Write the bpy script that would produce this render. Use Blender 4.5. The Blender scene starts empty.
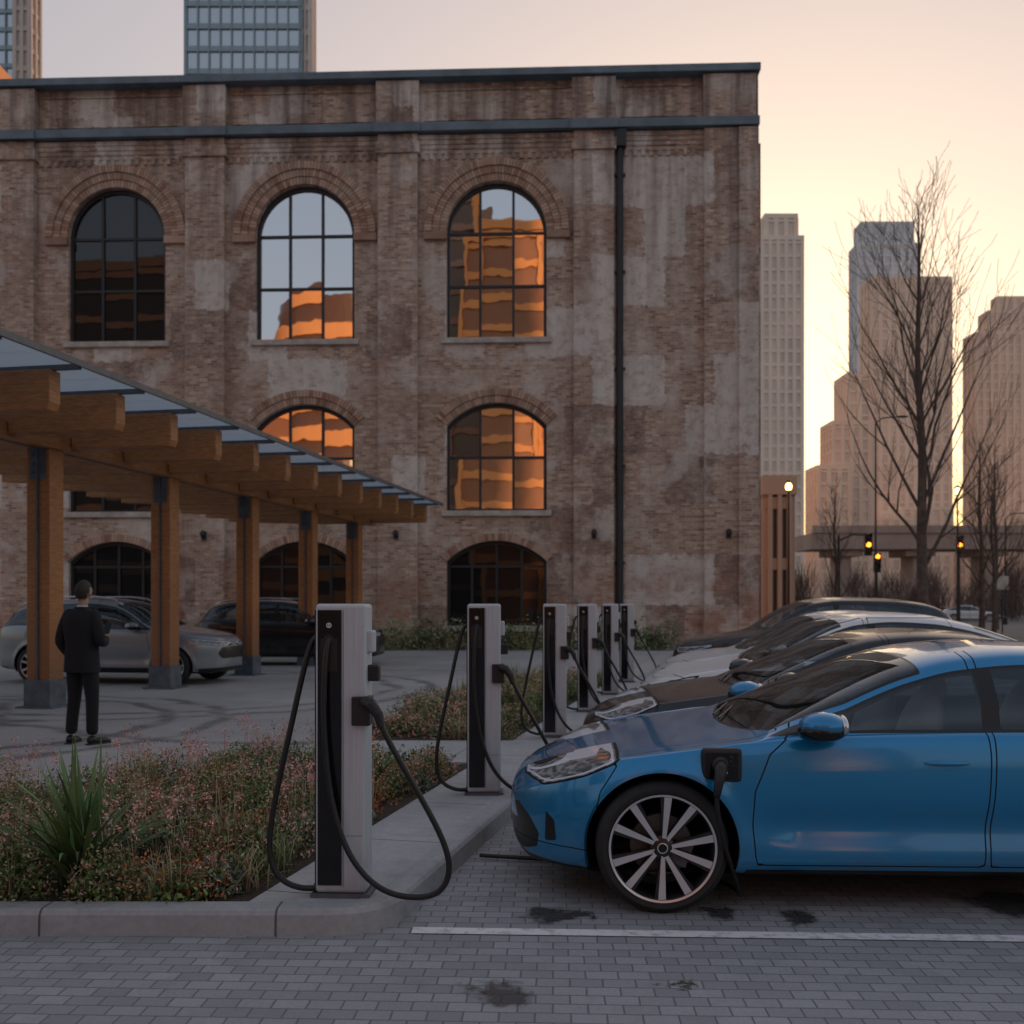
import bpy, bmesh, math, random
import numpy as np
from mathutils import Vector, Matrix
random.seed(7); rng=np.random.default_rng(7)
S=bpy.context.scene
COL=S.collection
R=math.radians
# ---------------------------------------------------------------- materials
class NT:
    def __init__(s,name):
        s.m=bpy.data.materials.new(name); s.m.use_nodes=True; s.t=s.m.node_tree; s.t.nodes.clear()
        s.out=s.t.nodes.new('ShaderNodeOutputMaterial')
    def n(s,ty,ins=None,**pr):
        nd=s.t.nodes.new(ty)
        for k,v in pr.items(): setattr(nd,k,v)
        for k,v in (ins or {}).items(): s.set(nd.inputs[k],v)
        return nd
    def set(s,so,v):
        if isinstance(v,bpy.types.NodeSocket): s.t.links.new(v,so)
        else:
            if hasattr(so.default_value,'__len__') and not isinstance(v,(int,float)) and len(v)==3 and len(so.default_value)==4: v=(*v,1)
            so.default_value=v
    def math(s,op,a,b=0.0,c=None,clamp=False):
        nd=s.n('ShaderNodeMath',operation=op,use_clamp=clamp); s.set(nd.inputs[0],a); s.set(nd.inputs[1],b)
        if c is not None: s.set(nd.inputs[2],c)
        return nd.outputs[0]
    def mix(s,f,a,b,bt='MIX'):
        nd=s.n('ShaderNodeMix',data_type='RGBA',blend_type=bt); s.set(nd.inputs[0],f); s.set(nd.inputs[6],a); s.set(nd.inputs[7],b)
        return nd.outputs[2]
    def ms(s,f,a,b):
        nd=s.n('ShaderNodeMixShader'); s.set(nd.inputs[0],f); s.t.links.new(a,nd.inputs[1]); s.t.links.new(b,nd.inputs[2]); return nd.outputs[0]
    def noise(s,scale,detail=3,vec=None,rough=.55,dist=0):
        nd=s.n('ShaderNodeTexNoise',{'Scale':scale,'Detail':detail,'Roughness':rough,'Distortion':dist})
        if vec is not None: s.set(nd.inputs['Vector'],vec)
        return nd.outputs['Fac']
    def rng(s,v,a,b,c=0.,d=1.):
        nd=s.n('ShaderNodeMapRange'); 
        for i,q in enumerate((v,a,b,c,d)): s.set(nd.inputs[i],q)
        return nd.outputs[0]
    def obj(s): return s.n('ShaderNodeTexCoord').outputs['Object']
    def attr(s,name,o='Fac'): return s.n('ShaderNodeAttribute',attribute_name=name).outputs[o]
    def bump(s,h,st=.3,dist=.01):
        return s.n('ShaderNodeBump',{'Strength':st,'Distance':dist,'Height':h}).outputs[0]
    def pr(s,col,rough=.6,metal=0.,normal=None,**k):
        ins={'Base Color':col,'Roughness':rough,'Metallic':metal}
        ins.update({a.replace('_',' '):b for a,b in k.items()})
        if normal is not None: ins['Normal']=normal
        return s.n('ShaderNodeBsdfPrincipled',ins).outputs[0]
    def fin(s,sh): s.t.links.new(sh,s.out.inputs[0]); return s.m
def simple(name,col,rough=.6,metal=0.,var=.15,sc=8,bump=0.,**k):
    t=NT(name); f=t.noise(sc,4,t.obj()); f=t.rng(f,.3,.7)
    c=t.mix(f,tuple(x*(1-var) for x in col),tuple(min(1,x*(1+var)) for x in col))
    nm=t.bump(t.noise(sc*8,3,t.obj()),bump,.01) if bump else None
    return t.fin(t.pr(c,rough,metal,nm,**k))
def emis(name,col,st):
    t=NT(name); e=t.n('ShaderNodeEmission',{'Color':col,'Strength':st}).outputs[0]; return t.fin(e)

M={}
M['black_plastic']=simple('black_plastic',(.02,.02,.022),.45)
M['rubber']=simple('rubber',(.024,.024,.025),.75,bump=.2,sc=20)
M['cable']=simple('cable_rubber',(.014,.014,.016),.42)
M['rim_black']=simple('rim_black',(.02,.02,.022),.3)
M['rim_silver']=simple('rim_silver',(.72,.74,.78),.3,.6,.05)
M['steel_dark']=simple('steel_dark',(.14,.15,.17),.5,.5)
M['steel_bracket']=simple('steel_bracket',(.12,.145,.18),.5,.3,.3,5)
M['chrome']=simple('chrome',(.7,.7,.72),.15,1.,.03)
M['seat']=simple('seat_fabric',(.24,.235,.23),.7)
M['liner']=simple('interior_liner',(.04,.04,.042),.8)
def alu():
    t=NT('aluminium_shell'); o=t.obj(); mp=t.n('ShaderNodeMapping',{'Vector':o,'Scale':(140,140,2.)}).outputs[0]
    f=t.noise(1.,3,mp); g=t.noise(3.,5,o,.65); sp=t.n('ShaderNodeSeparateXYZ',{0:o})
    c=t.mix(t.rng(f,.3,.7),(.50,.545,.585),(.60,.645,.685)); d=t.math('MULTIPLY',t.rng(sp.outputs[2],0,.25,.6,0.),t.rng(g,.35,.6)); c=t.mix(d,c,(.25,.24,.23))
    c=t.mix(t.rng(g,.5,.8,0,.25),c,(.38,.40,.42))
    return t.fin(t.pr(c,t.rng(g,.3,.7,.36,.5),.15))
M['alu']=alu()
M['gloss_black']=simple('gloss_black',(.008,.008,.01),.12)
M['white_mark']=simple('white_mark',(.7,.7,.7),.5)
M['mulch']=simple('mulch',(.06,.042,.03),.95,var=.5,sc=40,bump=.8)
M['suit']=simple('suit_cloth',(.008,.008,.011),.85,sc=20)
M['skin']=simple('skin',(.40,.24,.18),.55,var=.06)
M['hair']=simple('hair',(.02,.014,.01),.6,sc=60)
M['shoe']=simple('shoe_leather',(.012,.011,.01),.3)
M['shirt']=simple('shirt',(.5,.5,.52),.8)
M['metal_band']=simple('band_metal',(.14,.185,.22),.55,.1,.25,1.5)
M['stone']=simple('sill_stone',(.48,.43,.38),.8,var=.25,sc=3,bump=.2)
M['frame']=simple('window_frame',(.025,.027,.03),.5)
M['pipe']=simple('drain_pipe',(.035,.037,.042),.5,.3)
M['bark']=simple('bark',(.11,.08,.062),.9,var=.4,sc=6,bump=.5)
M['amber']=emis('amber_lens',(1,.22,.02),7.)
M['glint_glow']=emis('sun_glint_glow',(1,.60,.24),5.)  # glow of the globes added in place of sun glints
M['dim_lens']=simple('dim_lens',(.05,.02,.01),.3)

def wood():
    t=NT('glulam_wood'); o=t.obj()
    mp=t.n('ShaderNodeMapping',{'Vector':o,'Scale':(3,3,18)}).outputs[0]
    f=t.noise(2.2,5,mp); g=t.noise(.9,2,o)
    c=t.mix(t.rng(f,.3,.7),(.33,.125,.042),(.54,.24,.09)); c=t.mix(t.rng(g,.45,.75,0,.5),c,(.22,.10,.048))
    sp=t.n('ShaderNodeSeparateXYZ',{0:o}); w=t.math('MULTIPLY',t.rng(sp.outputs[2],.4,1.6,.8,0.),t.rng(f,.35,.6)); c=t.mix(w,c,(.12,.08,.06))
    ln=t.math('LESS_THAN',t.math('FRACT',t.math('MULTIPLY',sp.outputs[2],9.)),.05); c=t.mix(t.math('MULTIPLY',ln,t.rng(sp.outputs[2],3.8,3.9,0,.4)),c,(.1,.05,.025))
    return t.fin(t.pr(c,.5,0,t.bump(f,.2,.01)))
M['wood']=wood()
def concrete(name,a,b,js=(1.2,1.2),joint=True,ang=0.):
    t=NT(name); o=t.obj()
    v=t.n('ShaderNodeMapping',{'Vector':o,'Rotation':(0,0,ang)}).outputs[0]
    n1=t.noise(1.1,6,o); n2=t.noise(30,4,o); n4=t.noise(3.5,6,o,.7)
    c=t.mix(t.rng(n1,.3,.7),a,b); c=t.mix(t.rng(n2,.35,.65,0,.25),c,tuple(x*.6 for x in a)); c=t.mix(t.rng(n4,.52,.7,0,.45),c,tuple(x*.55 for x in a))
    h=n2
    if joint:
        br=t.n('ShaderNodeTexBrick',{'Vector':v,'Color1':(0,0,0,1),'Color2':(.25,.25,.25,1),'Mortar':(1,1,1,1),'Scale':1.,'Mortar Size':.006,'Mortar Smooth':.1,'Brick Width':js[0],'Row Height':js[1]},offset=0.)
        c=t.mix(t.math('MULTIPLY',br.outputs['Fac'],.75),c,(.05,.047,.045))
        c=t.mix(.35,c,t.mix(br.outputs['Color'],(1,1,1,1),(.5,.5,.5,1)),'MULTIPLY')
        h=t.math('SUBTRACT',n2,t.math('MULTIPLY',br.outputs['Fac'],3.))
    return t.fin(t.pr(c,.8,0,t.bump(h,.25,.006)))
M['kerb']=concrete('kerb_concrete',(.33,.335,.345),(.46,.465,.475),(1.1,40.))
M['slab']=concrete('slab_concrete',(.37,.375,.38),(.50,.505,.51),(1.3,1.15),True,R(12.6))
def plaza():
    t=NT('plaza_concrete'); o=t.obj()
    n1=t.noise(.35,6,o); n2=t.noise(22,4,o); n3=t.noise(1.6,5,o,.7)
    c=t.mix(t.rng(n1,.3,.7),(.33,.33,.33),(.48,.475,.475)); c=t.mix(t.rng(n2,.3,.7,0,.3),c,(.22,.21,.21)); c=t.mix(t.rng(n3,.5,.72,0,.35),c,(.2,.19,.19))
    br=t.n('ShaderNodeTexBrick',{'Vector':t.n('ShaderNodeMapping',{'Vector':o,'Rotation':(0,0,R(12.6))}).outputs[0],'Color1':(0,0,0,1),'Color2':(.3,.3,.3,1),'Mortar':(1,1,1,1),'Scale':1.,'Mortar Size':.008,'Brick Width':2.4,'Row Height':2.4},offset=0.)
    c=t.mix(t.math('MULTIPLY',br.outputs['Fac'],.5),c,(.08,.076,.075))
    dn=t.n('ShaderNodeTexNoise',{'Vector':o,'Scale':.8,'Detail':3.}).outputs['Color']
    vv=t.n('ShaderNodeVectorMath',{0:o,1:t.n('ShaderNodeVectorMath',{0:dn,'Scale':.7},operation='SCALE').outputs[0]},operation='ADD').outputs[0]
    tr=None
    for (cx,cy,r) in ((-7.5,13.2,3.3),(-7.5,13.2,4.0),(-6.0,18.5,4.2),(-6.0,18.5,4.9),(-1.5,17.5,6.2),(-9.5,9.5,2.9),(-9.5,9.5,3.5)):
        dd=t.n('ShaderNodeVectorMath',{0:vv,1:(cx,cy,0)},operation='DISTANCE').outputs['Value']
        g=t.math('ABSOLUTE',t.math('SUBTRACT',dd,r)); g=t.rng(g,.05,.17,.7,0.)
        tr=g if tr is None else t.math('MAXIMUM',tr,g)
    c=t.mix(t.math('MULTIPLY',tr,t.rng(n3,.3,.55)),c,(.08,.075,.075))
    return t.fin(t.pr(c,.75,0,t.bump(n2,.2,.006)))
M['plaza']=plaza()
def pavers():
    t=NT('paver_bricks'); o=t.obj()
    v=t.n('ShaderNodeMapping',{'Vector':o,'Rotation':(0,0,R(2.4))}).outputs[0]
    wob=t.n('ShaderNodeTexNoise',{'Vector':o,'Scale':6.,'Detail':2.}).outputs['Color']
    v=t.n('ShaderNodeVectorMath',{0:v,1:t.n('ShaderNodeVectorMath',{0:wob,'Scale':.008},operation='SCALE').outputs[0]},operation='ADD').outputs[0]
    br=t.n('ShaderNodeTexBrick',{'Vector':v,'Color1':(.0,.0,.0,1),'Color2':(1,1,1,1),'Mortar':(.5,.5,.5,1),'Scale':1.,'Mortar Size':.0042,'Mortar Smooth':.3,'Bias':0.,'Brick Width':.135,'Row Height':.088})
    n1=t.noise(.5,6,o); n2=t.noise(60,4,o); n3=t.noise(3.,5,o)
    c=t.mix(br.outputs['Color'],(.29,.295,.31),(.425,.43,.45)); c=t.mix(t.rng(n1,.35,.7,0,.5),c,(.27,.272,.285)); c=t.mix(t.rng(n2,.3,.7,0,.35),c,(.2,.2,.207))
    c=t.mix(t.math('MULTIPLY',br.outputs['Fac'],.75),c,(.10,.098,.098))
    c=t.mix(t.rng(n3,.55,.75,0,.35),c,(.16,.16,.163))
    st=None
    dn=t.n('ShaderNodeTexNoise',{'Vector':o,'Scale':5.,'Detail':5.,'Roughness':.7}).outputs['Color']
    ov=t.n('ShaderNodeVectorMath',{0:o,1:t.n('ShaderNodeVectorMath',{0:t.n('ShaderNodeVectorMath',{0:dn,1:(.5,.5,.5)},operation='SUBTRACT').outputs[0],'Scale':.42},operation='SCALE').outputs[0]},operation='ADD').outputs[0]
    for (x,y,r) in ((-.05,3.98,.14),(.18,4.98,.12),(.32,5.02,.1),(1.4,4.96,.12),(1.05,5.02,.1),(2.6,5.2,.25),(.7,4.08,.05),(-.1,7.6,.2),(1.8,7.9,.3)):
        dd=t.n('ShaderNodeVectorMath',{0:ov,1:(x,y,0)},operation='DISTANCE').outputs['Value']
        g=t.rng(dd,r*.7,r*1.15,1.,0.); st=g if st is None else t.math('MAXIMUM',st,g)
    c=t.mix(t.math('MULTIPLY',st,.85),c,(.035,.035,.035))
    rg=t.rng(st,0,1,.72,.25)
    h=t.math('SUBTRACT',t.math('MULTIPLY',n2,.4),br.outputs['Fac'])
    return t.fin(t.pr(c,rg,0,t.bump(h,.5,.006)))
M['paver']=pavers()
M['asphalt']=simple('asphalt',(.15,.14,.135),.9,var=.3,sc=.4,bump=.2)
def paint_line():
    t=NT('white_line_paint'); o=t.obj(); f=t.rng(t.noise(14,6,o,.7),.32,.52)
    return t.fin(t.pr(t.mix(f,(.42,.41,.41),(.82,.81,.8)),.7))
M['line']=paint_line()
def brick(name='brick_wall'):
    t=NT(name); o=t.obj()
    sp=t.n('ShaderNodeSeparateXYZ',{0:o}); u=t.math('ADD',sp.outputs[0],t.math('MULTIPLY',sp.outputs[1],.97))
    uv=t.n('ShaderNodeCombineXYZ',{0:u,1:sp.outputs[2],2:0.}).outputs[0]
    br=t.n('ShaderNodeTexBrick',{'Vector':uv,'Color1':(0,0,0,1),'Color2':(1,1,1,1),'Mortar':(.5,.5,.5,1),'Scale':1.,'Mortar Size':.011,'Mortar Smooth':.3,'Brick Width':.27,'Row Height':.095})
    n1=t.noise(.28,6,o,.65); n2=t.noise(1.3,6,o,.7); n3=t.noise(9,5,o,.7)
    cr=t.n('ShaderNodeValToRGB',{0:br.outputs['Color']}); e=cr.color_ramp.elements
    e[0].color=(.19,.105,.078,1); e[0].position=0; e[1].color=(.76,.59,.47,1); e[1].position=1
    for p,c in ((.2,(.40,.235,.165,1)),(.5,(.52,.34,.25,1)),(.78,(.61,.44,.34,1))):
        q=e.new(p); q.color=c
    c=cr.outputs[0]
    c=t.mix(t.rng(n2,.35,.7,0,.5),c,(.60,.46,.36)); c=t.mix(t.rng(n3,.45,.72,0,.65),c,(.25,.155,.12))
    c=t.mix(t.math('MULTIPLY',br.outputs['Fac'],.7),c,(.58,.50,.43))
    c=t.mix(t.rng(n1,.48,.66,0,.45),c,(.36,.22,.16))
    uv2=t.n('ShaderNodeVectorMath',{0:uv,1:t.n('ShaderNodeVectorMath',{0:t.n('ShaderNodeTexNoise',{'Vector':o,'Scale':3.5,'Detail':5.,'Roughness':.7}).outputs['Color'],'Scale':.55},operation='SCALE').outputs[0]},operation='ADD').outputs[0]
    b2=t.n('ShaderNodeTexBrick',{'Vector':uv2,'Color1':(0,0,0,1),'Color2':(1,1,1,1),'Mortar':(0,0,0,1),'Scale':1.,'Mortar Size':.0,'Brick Width':1.45,'Row Height':1.8})
    pm=t.rng(b2.outputs['Color'],.76,.81); pm=t.math('MULTIPLY',pm,t.rng(t.noise(2.6,6,o,.8),.34,.54,.05,.9))
    c=t.mix(pm,c,(.76,.71,.65))
    b3=t.rng(b2.outputs['Color'],.18,.15); c=t.mix(t.math('MULTIPLY',b3,t.rng(t.noise(2.,6,o,.75),.35,.6,0,.7)),c,(.17,.11,.09))
    pn=t.math('MULTIPLY',t.rng(t.noise(.55,7,t.n('ShaderNodeMapping',{'Vector':o,'Location':(3.3,0,9.1)}).outputs[0],.7),.51,.62),t.rng(n3,.3,.55,.3,.8))
    c=t.mix(pn,c,(.70,.63,.56))
    rd=t.math('MULTIPLY',t.rng(sp.outputs[2],.5,4.2,1.,0.),t.rng(t.noise(.6,5,t.n('ShaderNodeMapping',{'Vector':o,'Location':(7.,0,2.)}).outputs[0]),.5,.6))
    c=t.mix(t.math('MULTIPLY',rd,.7),c,(.38,.14,.085))
    sv=t.n('ShaderNodeMapping',{'Vector':o,'Scale':(1.6,1.6,.12)}).outputs[0]
    so=t.math('MULTIPLY',t.rng(t.noise(1.5,5,sv),.42,.68),t.rng(sp.outputs[2],12.,18.8,.15,.8))
    c=t.mix(so,c,(.14,.10,.085))
    h=t.math('SUBTRACT',t.math('MULTIPLY',n3,.6),br.outputs['Fac'])
    return t.fin(t.pr(c,.88,0,t.bump(h,.6,.03)))
M['brick']=brick()
def vouss():
    t=NT('arch_brick'); a=t.attr('rnd'); o=t.obj()
    c=t.mix(a,(.27,.14,.095),(.58,.38,.275)); c=t.mix(t.rng(t.noise(1.4,5,o),.4,.7,0,.45),c,(.56,.46,.38))
    return t.fin(t.pr(c,.88))
M['vouss']=vouss()
def winglass(name,fac=.78,dark=(.01,.012,.014),bs=.006):
    t=NT(name); o=t.obj(); nm=t.bump(t.noise(.8,2,o),bs,.25)
    g=t.n('ShaderNodeBsdfGlossy',{'Color':(.86,.88,.92,1),'Roughness':.012,'Normal':nm}).outputs[0]
    d=t.n('ShaderNodeBsdfDiffuse',{'Color':(*dark,1)}).outputs[0]
    return t.fin(t.ms(fac,d,g))
M['winglass']=winglass('window_glass',.72,bs=.009)
M['winglass_dark']=winglass('window_glass_dark',.06)
M['tower_glass_blue']=winglass('tower_glass_blue',.45,(.12,.22,.30),.004)
def canopy_glass():
    t=NT('canopy_glass')
    f=t.n('ShaderNodeLayerWeight',{'Blend':.35}).outputs['Facing']
    tr=t.n('ShaderNodeBsdfTransparent',{'Color':(.80,.87,.91,1)}).outputs[0]
    d=t.n('ShaderNodeBsdfTranslucent',{'Color':(.72,.80,.85,1)}).outputs[0]
    g=t.n('ShaderNodeBsdfGlossy',{'Color':(.8,.85,.9,1),'Roughness':.08}).outputs[0]
    return t.fin(t.ms(t.rng(f,0,1,.08,.4),t.ms(.65,tr,d),g))
M['canopy_glass']=canopy_glass()

# ---------------------------------------------------------------- mesh builder
class MB:
    def __init__(s): s.v=[]; s.f=[]; s.mi=[]; s.mats=[]; s.rnd=[]
    def mid(s,m):
        if m not in s.mats: s.mats.append(m)
        return s.mats.index(m)
    def poly(s,vs,fs,m):
        b=len(s.v); s.v+= [tuple(p) for p in vs]; k=s.mid(m); r=random.random()
        for f in fs: s.f.append([b+i for i in f]); s.mi.append(k); s.rnd.append(r)
    def box(s,x0,x1,y0,y1,z0,z1,m):
        s.poly([(x0,y0,z0),(x1,y0,z0),(x1,y1,z0),(x0,y1,z0),(x0,y0,z1),(x1,y0,z1),(x1,y1,z1),(x0,y1,z1)],
               [(0,3,2,1),(4,5,6,7),(0,1,5,4),(1,2,6,5),(2,3,7,6),(3,0,4,7)],m)
    def prism(s,pts,z0,z1,m):
        n=len(pts); s.poly([(x,y,z0) for x,y in pts]+[(x,y,z1) for x,y in pts],
            [tuple(range(n))[::-1],tuple(range(n,2*n))]+[(i,(i+1)%n,n+(i+1)%n,n+i) for i in range(n)],m)
    def tube(s,pts,rad,m,n=8,cap=True):
        pts=[Vector(p) for p in pts]; rad=rad if hasattr(rad,'__len__') else [rad]*len(pts)
        vs=[];up=None
        for i,p in enumerate(pts):
            d=(pts[min(i+1,len(pts)-1)]-pts[max(i-1,0)]).normalized()
            if up is None: up=d.orthogonal().normalized()
            else:
                up=(up-d*up.dot(d)); up=up.normalized() if up.length>1e-5 else d.orthogonal().normalized()
            w=d.cross(up)
            for k in range(n):
                a=2*math.pi*k/n; vs.append(p+(up*math.cos(a)+w*math.sin(a))*rad[i])
        fs=[(i*n+k,i*n+(k+1)%n,(i+1)*n+(k+1)%n,(i+1)*n+k) for i in range(len(pts)-1) for k in range(n)]
        if cap: fs+=[tuple(range(n))[::-1],tuple(range((len(pts)-1)*n,len(pts)*n))]
        s.poly(vs,fs,m)
    def lathe(s,prof,m,n=48,axis='y',c=(0,0,0)):
        vs=[];k=len(prof)
        for i in range(n):
            a=2*math.pi*i/n
            for r,h in prof:
                if axis=='y': vs.append((c[0]+r*math.cos(a),c[1]+h,c[2]+r*math.sin(a)))
                else: vs.append((c[0]+r*math.cos(a),c[1]+r*math.sin(a),c[2]+h))
        fs=[(i*k+j,i*k+j+1,((i+1)%n)*k+j+1,((i+1)%n)*k+j) for i in range(n) for j in range(k-1)]
        s.poly(vs,fs,m)
    def ell(s,c,r,m,nu=16,nv=10,rot=None):
        vs=[];c=Vector(c)
        for j in range(nv+1):
            th=math.pi*j/nv
            for i in range(nu):
                ph=2*math.pi*i/nu; p=Vector((r[0]*math.sin(th)*math.cos(ph),r[1]*math.sin(th)*math.sin(ph),r[2]*math.cos(th)))
                if rot: p=rot@p
                vs.append(c+p)
        fs=[(j*nu+i,(j+1)*nu+i,(j+1)*nu+(i+1)%nu,j*nu+(i+1)%nu) for j in range(nv) for i in range(nu)]
        s.poly(vs,fs,m)
    def build(s,name,parent=None,smooth=False,bevel=0,sharp=None):
        me=bpy.data.meshes.new(name); me.from_pydata(s.v,[],s.f)
        for m in s.mats: me.materials.append(M[m] if isinstance(m,str) else m)
        me.polygons.foreach_set('material_index',s.mi)
        a=me.attributes.new('rnd','FLOAT','FACE'); a.data.foreach_set('value',s.rnd)
        if smooth: me.polygons.foreach_set('use_smooth',[True]*len(s.f))
        me.update()
        ob=bpy.data.objects.new(name,me); COL.objects.link(ob)
        if parent: ob.parent=parent
        if bevel:
            b=ob.modifiers.new('bev','BEVEL'); b.width=bevel; b.segments=3; b.limit_method='ANGLE'
        return ob
def empty(name,loc=(0,0,0),rz=0):
    e=bpy.data.objects.new(name,None); COL.objects.link(e); e.location=loc; e.rotation_euler=(0,0,rz); e.empty_display_size=.3; return e
def curve(name,pts,r,mat,parent=None,res=10):
    cu=bpy.data.curves.new(name,'CURVE'); cu.dimensions='3D'; cu.bevel_depth=r; cu.bevel_resolution=4; cu.resolution_u=res
    sp=cu.splines.new('NURBS'); sp.points.add(len(pts)-1)
    for i,p in enumerate(pts): sp.points[i].co=(*p,1)
    sp.use_endpoint_u=True; sp.order_u=4
    cu.materials.append(M[mat]); ob=bpy.data.objects.new(name,cu); COL.objects.link(ob)
    if parent: ob.parent=parent
    return ob

# ---------------------------------------------------------------- ground
DIR=.2235
def kx(y): return -.52+(y-4.65)*DIR      # parking-side kerb edge
def sx(y): return -1.30+(y-4.65)*DIR     # bed side of strip
b=MB(); b.box(-2500,2500,-2500,2500,-.5,0,'asphalt'); b.build('ground')
b=MB(); b.poly([(-40,-25,.004),(60,-25,.004),(60,34.7,.004),(5.8,34.7,.004),(-.9,4.7,.004),(-40,4.7,.004)],[(0,1,2,3,4,5)],'paver'); b.build('paver_road')
b=MB(); b.poly([(-40,4.7,.004),(-.9,4.7,.004),(5.8,34.7,.004),(-40,34.7,.004)],[(0,1,2,3)],'plaza'); b.build('plaza_pavement')
b=MB()
for i in range(7):
    y0=4.73+2.76*i; x0=kx(y0)+.03
    sl=-.0419; L=5.6
    b.poly([(x0,y0-.045,.008),(x0+L,y0+sl*L-.045,.008),(x0+L,y0+sl*L+.045,.008),(x0,y0+.045,.008)],[(0,1,2,3)],'line')
b.build('parking_lines')
E=19.5
arc=[]
cx,cy,r=kx(4.65)-.22-.12,4.65+.34,.34
for k in range(9):
    a=R(-90+ (90-12.6)*k/8); arc.append((cx+r*math.cos(a),cy+r*math.sin(a)))
kw=.14
b=MB()
outer=[(-9,4.65)]+arc+[(kx(E),E)]
inner=[(-9,4.65+kw)]+[(cx+(r-kw)*math.cos(R(-90+77.4*k/8)),cy+(r-kw)*math.sin(R(-90+77.4*k/8))) for k in range(9)]+[(kx(E)-kw,E)]
n=len(outer)
vs=[];fs=[]
prof=[(0,0.0),(0.006,.10),(.02,.118),(.035,.125),(1,.125)]
for (o_,i_) in zip(outer,inner):
    for t_,z in prof:
        if t_==1: p=i_
        else:
            dx,dy=i_[0]-o_[0],i_[1]-o_[1]; l=math.hypot(dx,dy); p=(o_[0]+dx/l*t_,o_[1]+dy/l*t_)
        vs.append((p[0],p[1],z))
    vs.append((i_[0],i_[1],.05))
k=6
for i in range(n-1):
    for j in range(k-1): fs.append((i*k+j,(i+1)*k+j,(i+1)*k+j+1,i*k+j+1))
b.poly(vs,fs,'kerb'); ob=b.build('kerb')
b=MB()
pts=[(sx(4.8),4.793)]+[(x-.001,y+.001) for x,y in inner[1:-1]]+[(kx(E)-kw-.001,E),(sx(E),E)]
b.prism(pts,.01,.121,'slab')
b.prism([(sx(9.05)-.003,9.05),(sx(10.5)-.003,10.5),(-2.0,10.5),(-2.35,9.05)],.01,.117,'slab')
b.build('charger_footpath')
b=MB()
def ribbon(pl,w,z1,m):
    for (a,c) in zip(pl[:-1],pl[1:]):
        d=Vector((c[0]-a[0],c[1]-a[1])).normalized(); nx,ny=-d.y*w/2,d.x*w/2
        b.prism([(a[0]-nx,a[1]-ny),(c[0]-nx,c[1]-ny),(c[0]+nx,c[1]+ny),(a[0]+nx,a[1]+ny)],.0,z1,m)
ribbon([(-6.2,4.80),(-5.4,5.3),(-4.5,5.9),(-3.6,6.9),(-2.9,8.0),(-2.35,9.0)],.13,.118,'kerb')
ribbon([(-2.0,10.55),(-1.2,14.2),(-.2,19.3)],.13,.118,'kerb'); ribbon([(-.2,19.4),(sx(E)+.1,19.45)],.13,.115,'kerb')
b.build('bed_edging')
b=MB()
b.prism([(-6.2,4.795),(sx(4.8)-.002,4.795),(sx(9.05)-.002,9.045),(-2.35,9.045),(-2.9,8.0),(-3.6,6.9),(-4.5,5.9),(-5.4,5.3)],.0,.10,'mulch')
b.prism([(sx(10.5)-.002,10.505),(sx(19.3)-.002,19.3),(-.2,19.3),(-1.2,14.2),(-2.0,10.505)],.0,.10,'mulch')
b.build('planting_bed_soil')

# ---------------------------------------------------------------- vegetation
def foliage_mat():
    t=NT('foliage'); c=t.attr('col','Color')
    return t.fin(t.pr(c,.55))
M['fol']=foliage_mat()
class Veg:
    def __init__(s): s.V=[];s.F=[];s.C=[];s.n=0
    def blades(s,base,az,L,w,lean,col,droop=0.,seg=4):
        n=len(base); t=np.linspace(0,1,seg+1)[None,:,None]
        h=np.stack([np.cos(az),np.sin(az),0*az],1)[:,None,:]; sd=np.stack([-np.sin(az),np.cos(az),0*az],1)[:,None,:]
        L=L[:,None,None]; lean=lean[:,None,None]; up=np.array([0,0,1.])
        p=base[:,None,:]+h*L*lean*(t*.6+t*t*.6)+up*L*(t*np.sqrt(np.clip(1-lean*.5,0.2,1))-droop*lean*t**3)
        ww=w[:,None,None]*(1-t**1.6)*(.6+.4*np.minimum(1,t*4))+.0006
        a=p-sd*ww; c=p+sd*ww
        v=np.stack([a,c],2).reshape(-1,3)
        k=2*(seg+1); idx=np.arange(n)[:,None]*k
        f=[]
        for j in range(seg):
            f.append(np.stack([idx[:,0]+2*j,idx[:,0]+2*j+1,idx[:,0]+2*j+3,idx[:,0]+2*j+2],1))
        f=np.concatenate(f)+s.n
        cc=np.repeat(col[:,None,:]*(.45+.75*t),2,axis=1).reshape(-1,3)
        s.V.append(v);s.F.append(f);s.C.append(cc);s.n+=len(v)
    def leaves(s,c,size,col):
        n=len(c); a=rng.normal(size=(n,3)); a/=np.linalg.norm(a,axis=1)[:,None]; q=rng.normal(size=(n,3)); q-=a*(a*q).sum(1)[:,None]; q/=np.linalg.norm(q,axis=1)[:,None]
        a=a*size[:,None]; q=q*size[:,None]*.45
        v=np.stack([c-a,c+q,c+a,c-q],1).reshape(-1,3)
        f=(np.arange(n)[:,None]*4+np.arange(4)[None])+s.n
        s.V.append(v);s.F.append(f);s.C.append(np.repeat(col,4,axis=0));s.n+=len(v)
    def build(s,name):
        v=np.concatenate(s.V);f=np.concatenate(s.F);c=np.concatenate(s.C)
        me=bpy.data.meshes.new(name); me.from_pydata(v.tolist(),[],f.tolist())
        a=me.attributes.new('col','FLOAT_COLOR','POINT'); a.data.foreach_set('color',np.concatenate([np.clip(c,0,1),np.ones((len(c),1))],1).astype('f').ravel())
        me.materials.append(M['fol']); ob=bpy.data.objects.new(name,me); COL.objects.link(ob); return ob
PAL={'green':(.13,.20,.06),'olive':(.23,.245,.10),'dry':(.42,.33,.20),'pink':(.72,.37,.34),'rust':(.50,.18,.07),'blue':(.13,.20,.135),'dark':(.06,.10,.05)}
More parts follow.
